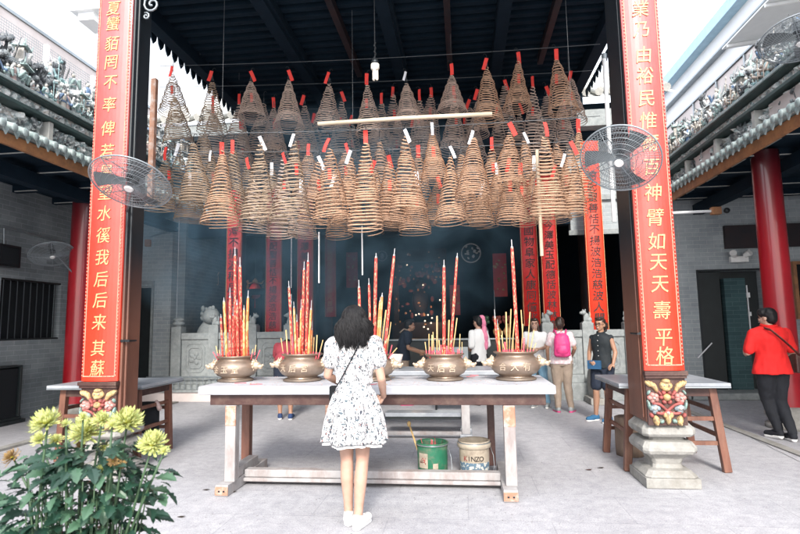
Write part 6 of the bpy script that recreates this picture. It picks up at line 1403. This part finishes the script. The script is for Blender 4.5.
# ================= long haired woman in white behind the right burner
loc = at(541, 407, Z=0); loc.x = at(530, 350, Y=loc.y).x+.10
body, k, P, hp_, lk = person('person with long dark hair in a white top facing us behind the rightmost burner', loc, R(172), 1.60, dict(ankL=(-.18, .02, .075), toeL=(-.16, .16, .028), kneeL=(-.14, .03, .47), ankR=(.04, 0, .075), wrR=(.08, .24, 1.08), wrL=(-.06, .24, 1.08), elL=(-.21, .02, 1.1), elR=(.21, .02, 1.1)))
trousers(body, P, k, mat('light_denim', (.20, .36, .48), (.14, .27, .38), rough=.9, scale=14), 1, 1.08); shirt(body, P, k, 'white_wall', sleeve=.5, fat=1.14, hem=-.05); shoes(body, P, k, FIG['grey'], 'white_plastic')
b = mb('hair_brown', True)
for v, r_ in (((0, -.022, .040), (.083, .092, .086)), ((0, -.07, -.06), (.085, .045, .12)), ((-.072, -.01, -.08), (.022, .04, .13)), ((.072, -.01, -.08), (.022, .04, .13)), ((0, -.08, -.16), (.08, .04, .10)), ((0, .045, .085), (.06, .04, .03))): b.sphere(hp_(v), tuple(x*k for x in r_), 16, 12, T=lk)
voxel(b, 'hair', body, .008, 3, (.005, 30))

# ================= man in dark T-shirt, profile to the right
loc = at(405, 405, Z=0); loc.z = 0; loc.x = at(403, 350, Y=loc.y).x
body, k, P, hp_, lk = person('person in a dark T-shirt leaning right behind the middle burners', loc, R(-78), 1.66, dict(chs=(0, .05, 1.22), nk=(0, .09, 1.38), hd=(0, .14, 1.49), shL=(-.16, .07, 1.33), shR=(.16, .07, 1.33), elL=(-.20, .12, 1.07), wrL=(-.14, .34, 1.00), elR=(.20, .08, 1.07), wrR=(.12, .30, .98)), skin='skin_dark', torso=1.1)
trousers(body, P, k, 'khaki', 1, 1.15); s_ = shirt(body, P, k, 'navy_cloth', sleeve=.6, fat=1.2, hem=-.06, sl_r=1.35); shoes(body, P, k, 'white_plastic', 'hot_pink'); cap_hair(body, hp_, lk, k)
b = mb('khaki', True); b.tube([Vector((.06, -.06, 1.36))*k, Vector((.05, .02, 1.43))*k, Vector((.03, .12, 1.40))*k], .014, 6); b.build('strap', body)

# ================= pink headscarf figure
loc = at(478, 405, Z=0); loc.x = at(479, 350, Y=loc.y).x
M['soft_pink'] = mat('soft_pink_cloth', (.76, .26, .38), (.60, .16, .28), rough=.9, scale=9)
body, k, P, hp_, lk = person('person with a bright pink hair cover and white and pink clothes in the shade', loc, R(40), 1.66, dict(wrR=(.12, .22, 1.02), wrL=(-.12, .22, 1.02)))
trousers(body, P, k, 'black_cotton', 1, 1.2); shirt(body, P, k, 'white_wall', sleeve=.9, fat=1.12, hem=-.10); cap_hair(body, hp_, lk, k, 'hair'); shoes(body, P, k, 'black_cotton', 'black_cotton')
b = mb('soft_pink', True)
for v, r_ in (((.05, -.06, .06), (.075, .07, .075)), ((.06, -.10, -.02), (.05, .05, .08)), ((.07, -.10, -.15), (.05, .05, .10)), ((.08, -.12, -.28), (.05, .05, .10)), ((.09, -.12, -.42), (.045, .04, .10))): b.sphere(hp_(v), tuple(x*k for x in r_), 14, 10)
voxel(b, 'scarf', body, .010, 3, (.008, 18))

# ================= stooping visitor in maroon shirt behind the second burner
loc = at(285, 419, Z=0); loc.z = 0
M['maroon'] = mat('maroon_cloth', (.36, .055, .075), (.28, .035, .05), rough=.9, scale=9)
body, k, P, hp_, lk = person('person in a maroon shirt and navy shorts bent down behind the second burner from left', loc, R(14), 1.62, dict(hipL=(-.085, -.02, .85), hipR=(.085, -.02, .85), kneeL=(-.09, .02, .46), kneeR=(.09, -.02, .46), ankR=(.10, -.10, .075), toeR=(.12, .04, .028), pel=(0, -.02, .88), wst=(0, .05, 1.02), chs=(0, .20, 1.15), nk=(0, .32, 1.22), hd=(0, .42, 1.20),
    shL=(-.16, .26, 1.20), shR=(.16, .26, 1.20), elL=(-.2, .34, .96), elR=(.2, .34, .96), wrL=(-.12, .46, .84), wrR=(.12, .46, .84)), skin='skin_dark', torso=1.1)
trousers(body, P, k, 'navy_cloth', .8, 1.2, name='shorts'); shoes(body, P, k, mat('navy_canvas', (.02, .05, .14), (.015, .03, .09), rough=.8), 'white_plastic'); cap_hair(body, hp_, lk, k)
b = mb('maroon', True)
for v, r_ in (((0, .02, 1.00), (.18, .15, .14)), ((0, .14, 1.14), (.20, .17, .15)), ((0, .22, 1.18), (.18, .15, .12))): b.sphere(Vector(v)*k, tuple(x*k for x in r_), 18, 12)
for s in 'LR': limb(b, [P['sh'+s], P['sh'+s].lerp(P['el'+s], .6)], [.07, .065])
voxel(b, 'shirt', body, .010, 4, (.008, 12))

# ================= pale visitor half hidden behind the foreground woman's hair
loc = at(346, 414, Z=0); loc.x = at(348, 350, Y=loc.y).x
body, k, P, hp_, lk = person('person in a pale lilac top almost hidden behind the woman in floral dress', loc, R(10), 1.58, {}, torso=1.05)
trousers(body, P, k, 'khaki', 1, 1.15); shirt(body, P, k, mat('pale_lilac_cloth', (.50, .46, .54), (.42, .38, .46), rough=.9), sleeve=.8, fat=1.2, hem=-.06); cap_hair(body, hp_, lk, k, mat('grey_hair', (.30, .29, .31), (.2, .2, .22), rough=.6)); shoes(body, P, k, 'black_cotton', 'black_cotton')
# ================= chrysanthemum pot in the foreground
FY = 1.78
pc = at(82, 560, Y=FY)
r = wt('flower_pot', 'terracotta pot of yellow chrysanthemums in the left foreground', 'plant', (pc.x, FY, 0))
b = mb('terracotta', True); b.lathe([(.13, .003), (.14, .02), (.19, .34), (.21, .34), (.21, .40), (.185, .40), (.18, .34), (.01, .34)], (pc.x, FY, 0), 32); bw(b, 'pot', r)
b = mb('soil', True); b.lathe([(.01, .375), (.183, .37)], (pc.x, FY, 0), 24, caps=False); bw(b, 'soil', r)
fr = random.Random(31)
def blossom(b, c, nrm, rad, layers=4, m='petal', npet=28):
    nrm = Vector(nrm).normalized(); a = nrm.orthogonal().normalized(); d = nrm.cross(a)
    for L in range(layers):
        q = L/(layers-1); n = int(npet*(1-.25*q)); lift = R(2+70*q); ln = rad*(1-.42*q)
        for i in range(n):
            t = 2*PI*(i+.5*L)/n+fr.uniform(-.1, .1); o = a*math.cos(t)+d*math.sin(t); li = lift+fr.uniform(-.22, .22); ln_ = ln*fr.uniform(.82, 1.12)
            dr = o*math.cos(li)+nrm*math.sin(li); w = (d*math.cos(t)-a*math.sin(t))*rad*.085; up = dr.cross(w).normalized()*rad*.035
            p0 = Vector(c)+o*rad*.05+nrm*rad*.06*L; p1 = p0+dr*ln_*.5-up*.3; p2 = p0+dr*ln_*.85; p3 = p0+dr*ln_+nrm*rad*.12
            b.use(m, False); b.add([p0-w*.4, p0+w*.4, p1+w-up*.0, p1+up*-1, p1-w, p2+w*.9, p2-up, p2-w*.9, p3], [(0, 1, 2, 3), (0, 3, 4), (3, 2, 5, 6), (4, 3, 6, 7), (6, 5, 8), (7, 6, 8)])
    b.use('petal_c', True); b.sphere(Vector(c)+nrm*rad*.12, (rad*.2, rad*.2, rad*.12), 8, 6)
    b.use('stem', True); b.sphere(Vector(c)-nrm*rad*.10, (rad*.26, rad*.26, rad*.16), 9, 6)
def leaf(b, p, d, L, m):
    d = Vector(d).normalized(); sd = d.cross(Vector((0, 0, 1))); sd = sd.normalized() if sd.length > .05 else Vector((1, 0, 0)); n = sd.cross(d)
    roll = fr.uniform(-.7, .7); sd, n = sd*math.cos(roll)+n*math.sin(roll), n*math.cos(roll)-sd*math.sin(roll)
    prof = [(0, .02), (.14, .10), (.22, .27), (.30, .18), (.42, .40), (.52, .24), (.64, .34), (.74, .20), (.86, .17), (1, .0)]
    vs = []; q = Vector(p)
    for t, w in prof:
        c = q+d*L*t-n*L*.35*t*t+n*.0
        vs += [c+sd*w*L*.85+n*w*L*.22, c, c-sd*w*L*.85+n*w*L*.22]
    b.use(m, False); b.add(vs, [(3*i+j, 3*i+j+1, 3*i+j+4, 3*i+j+3) for i in range(len(prof)-1) for j in (0, 1)])
FL = [(47, 424, 20, 't'), (85, 434, 21, 't'), (102, 421, 13, 's'), (127, 424, 21, 't'), (152, 446, 19, 't'), (40, 440, 11, 's'), (56, 441, 9, 's'), (83, 418, 8, 'b'), (112, 426, 8, 'b'), (66, 424, 7, 'b'), (102, 470, 8, 'b'), (104, 448, 9, 'b'), (13, 458, 14, 'd'), (82, 447, 10, 'd'), (113, 462, 8, 'd'), (121, 465, 7, 'd'), (164, 452, 7, 'b'), (96, 516, 6, 'd')]
root = Vector((pc.x, FY, .39))
for px, py, rp_, kd in FL:
    Y = FY+fr.uniform(-.12, .12); c = at(px, py, Y=Y); rad = rp_/FP*Y*.9
    up = Vector((fr.uniform(-.35, .35)+(c.x-pc.x)*.8, -.35+fr.uniform(-.2, .1), 1))
    b = mb('petal')
    if kd in 'ts': blossom(b, c, up, rad, 5 if kd == 't' else 4)
    elif kd == 'b': blossom(b, c, up, rad, 4, 'petal', 14)
    else: blossom(b, c, up+Vector((0, 0, -.6)), rad*.9, 4, 'petal_dry', 16)
    bw(b, 'blossom', r)
    b = mb('stem', True); st0 = root+Vector((fr.uniform(-.1, .1), fr.uniform(-.08, .08), 0)); mid = st0.lerp(c, .55)+Vector((fr.uniform(-.03, .03), 0, .03)); b.tube([st0, st0.lerp(mid, .5)+Vector((0, 0, .02)), mid, mid.lerp(c, .6), c-up.normalized()*rad*.1], [.006, .005, .0045, .004, .003], 6)
    bw(b, 'stalk', r)
b = mb('leaf')
for i in range(860):
    u = fr.random(); z = .45+.64*u**.68; w = .29*(1-.12*abs(u-.5)); a = fr.uniform(0, 6.28); q = fr.random()**.7*w*(.62+.5*u)*(1 if u < .8 else .75)
    p = Vector((pc.x+q*math.cos(a)*1.05, FY+q*math.sin(a)*.75, z)); d = Vector((math.cos(a)+fr.uniform(-.7, .7), math.sin(a)+fr.uniform(-.7, .7)-.3, fr.uniform(-.5, .6)))
    leaf(b, p, d, fr.uniform(.034, .072), 'leaf' if fr.random() < .72 else 'leaf2')
for i in range(46):
    a = fr.uniform(0, 6.28); b.use('stem', True); q = fr.uniform(.05, .28); p = Vector((pc.x+q*math.cos(a), FY+q*math.sin(a)*.7, fr.uniform(.8, 1.04))); b.tube([root+Vector((.3*q*math.cos(a), .3*q*math.sin(a), 0)), root.lerp(p, .5)+Vector((.06*math.cos(a), .04*math.sin(a), 0)), p], [.005, .004, .002], 5)
for px, py in ((3, 476), (18, 505), (150, 490), (155, 478), (120, 448), (66, 448), (30, 470), (140, 468), (95, 452)):
    c = at(px, py, Y=FY+fr.uniform(-.1, .1)); leaf(b, c, (1 if px > 80 else -1, -.3, .3), .085, 'leaf2'); leaf(b, c, (0, -1, .1), .07, 'leaf')
o = bw(b, 'foliage', r)

# ================= incense smoke
def smoke(name, lab, x0, x1, y0, y1, z0, z1, dens, thr):
    b = MB(); m = bpy.data.materials.new(name); m.use_nodes = True; nt = m.node_tree; nt.nodes.clear()
    out = nd(nt, 'ShaderNodeOutputMaterial'); v = nd(nt, 'ShaderNodeVolumePrincipled'); nt.links.new(v.outputs[0], out.inputs['Volume'])
    v.inputs['Color'].default_value = (.38, .68, .95, 1); v.inputs['Anisotropy'].default_value = .2
    tc = nd(nt, 'ShaderNodeTexCoord'); n = nd(nt, 'ShaderNodeTexNoise'); n.inputs['Scale'].default_value = 1.0; n.inputs['Detail'].default_value = 5; n.inputs['Distortion'].default_value = 1.4
    nt.links.new(tc.outputs['Object'], n.inputs['Vector'])
    mr = nd(nt, 'ShaderNodeMapRange'); mr.inputs['From Min'].default_value = thr; mr.inputs['From Max'].default_value = thr+.22; mr.inputs['To Max'].default_value = dens; nt.links.new(n.outputs['Fac'], mr.inputs['Value'])
    # fade towards the box's edge
    g = nd(nt, 'ShaderNodeTexGradient', gradient_type='SPHERICAL'); mp = nd(nt, 'ShaderNodeMapping'); mp.inputs['Scale'].default_value = (2/(x1-x0), 2/(y1-y0), 2/(z1-z0)); nt.links.new(tc.outputs['Object'], mp.inputs[0]); nt.links.new(mp.outputs[0], g.inputs[0])
    mu = nd(nt, 'ShaderNodeMath', operation='MULTIPLY'); nt.links.new(mr.outputs[0], mu.inputs[0]); nt.links.new(g.outputs['Fac'], mu.inputs[1]); nt.links.new(mu.outputs[0], v.inputs['Density'])
    b.use(m); c = Vector(((x0+x1)/2, (y0+y1)/2, (z0+z1)/2)); b.box((0, 0, 0), (x1-x0, y1-y0, z1-z0)); o = b.build(name); o.location = c; tag(o, lab, 'smoke', kind='stuff')
smoke('incense_smoke', 'blue grey incense smoke drifting among the left coils and boards', -6.0, 1.5, 5.9, 12.4, .8, 5.5, 1.05, .435)

# ================= light and air
w = bpy.data.worlds.new('World'); sc.world = w; w.use_nodes = True; nt = w.node_tree; bg = nt.nodes['Background']
sky = nd(nt, 'ShaderNodeTexSky', sky_type='NISHITA'); sky.sun_disc = False; sky.sun_elevation = R(33); sky.sun_rotation = R(200); sky.dust_density = 4; sky.air_density = 1.2
mx = nd(nt, 'ShaderNodeMixRGB'); mx.inputs['Fac'].default_value = .72; mx.inputs['Color2'].default_value = (9.5, 10.0, 10.8, 1)
nt.links.new(sky.outputs[0], mx.inputs['Color1']); nt.links.new(mx.outputs[0], bg.inputs['Color']); bg.inputs['Strength'].default_value = .12
sl = bpy.data.lights.new('sun', 'SUN'); sl.energy = 1.9; sl.angle = R(12); sl.color = (1, .96, .90); so = bpy.data.objects.new('sun', sl); col.objects.link(so)
# sun high behind the camera, a little to the right
az = R(5); el = R(33)
d = Vector((math.sin(az)*math.cos(el), -math.cos(az)*math.cos(el), math.sin(el)))
so.rotation_euler = d.to_track_quat('Z', 'Y').to_euler(); so.location = (0, -5, 12)
sky.sun_rotation = math.atan2(d.x, d.y)
sc.view_settings.view_transform = 'Standard'; sc.view_settings.look = 'None'; sc.view_settings.gamma = 1; sc.view_settings.exposure = 1.52; sc.view_settings.use_curve_mapping = False
sc.render.engine = 'CYCLES'; sc.cycles.max_bounces = 8; sc.cycles.diffuse_bounces = 3; sc.cycles.volume_bounces = 0; sc.cycles.use_denoising = True
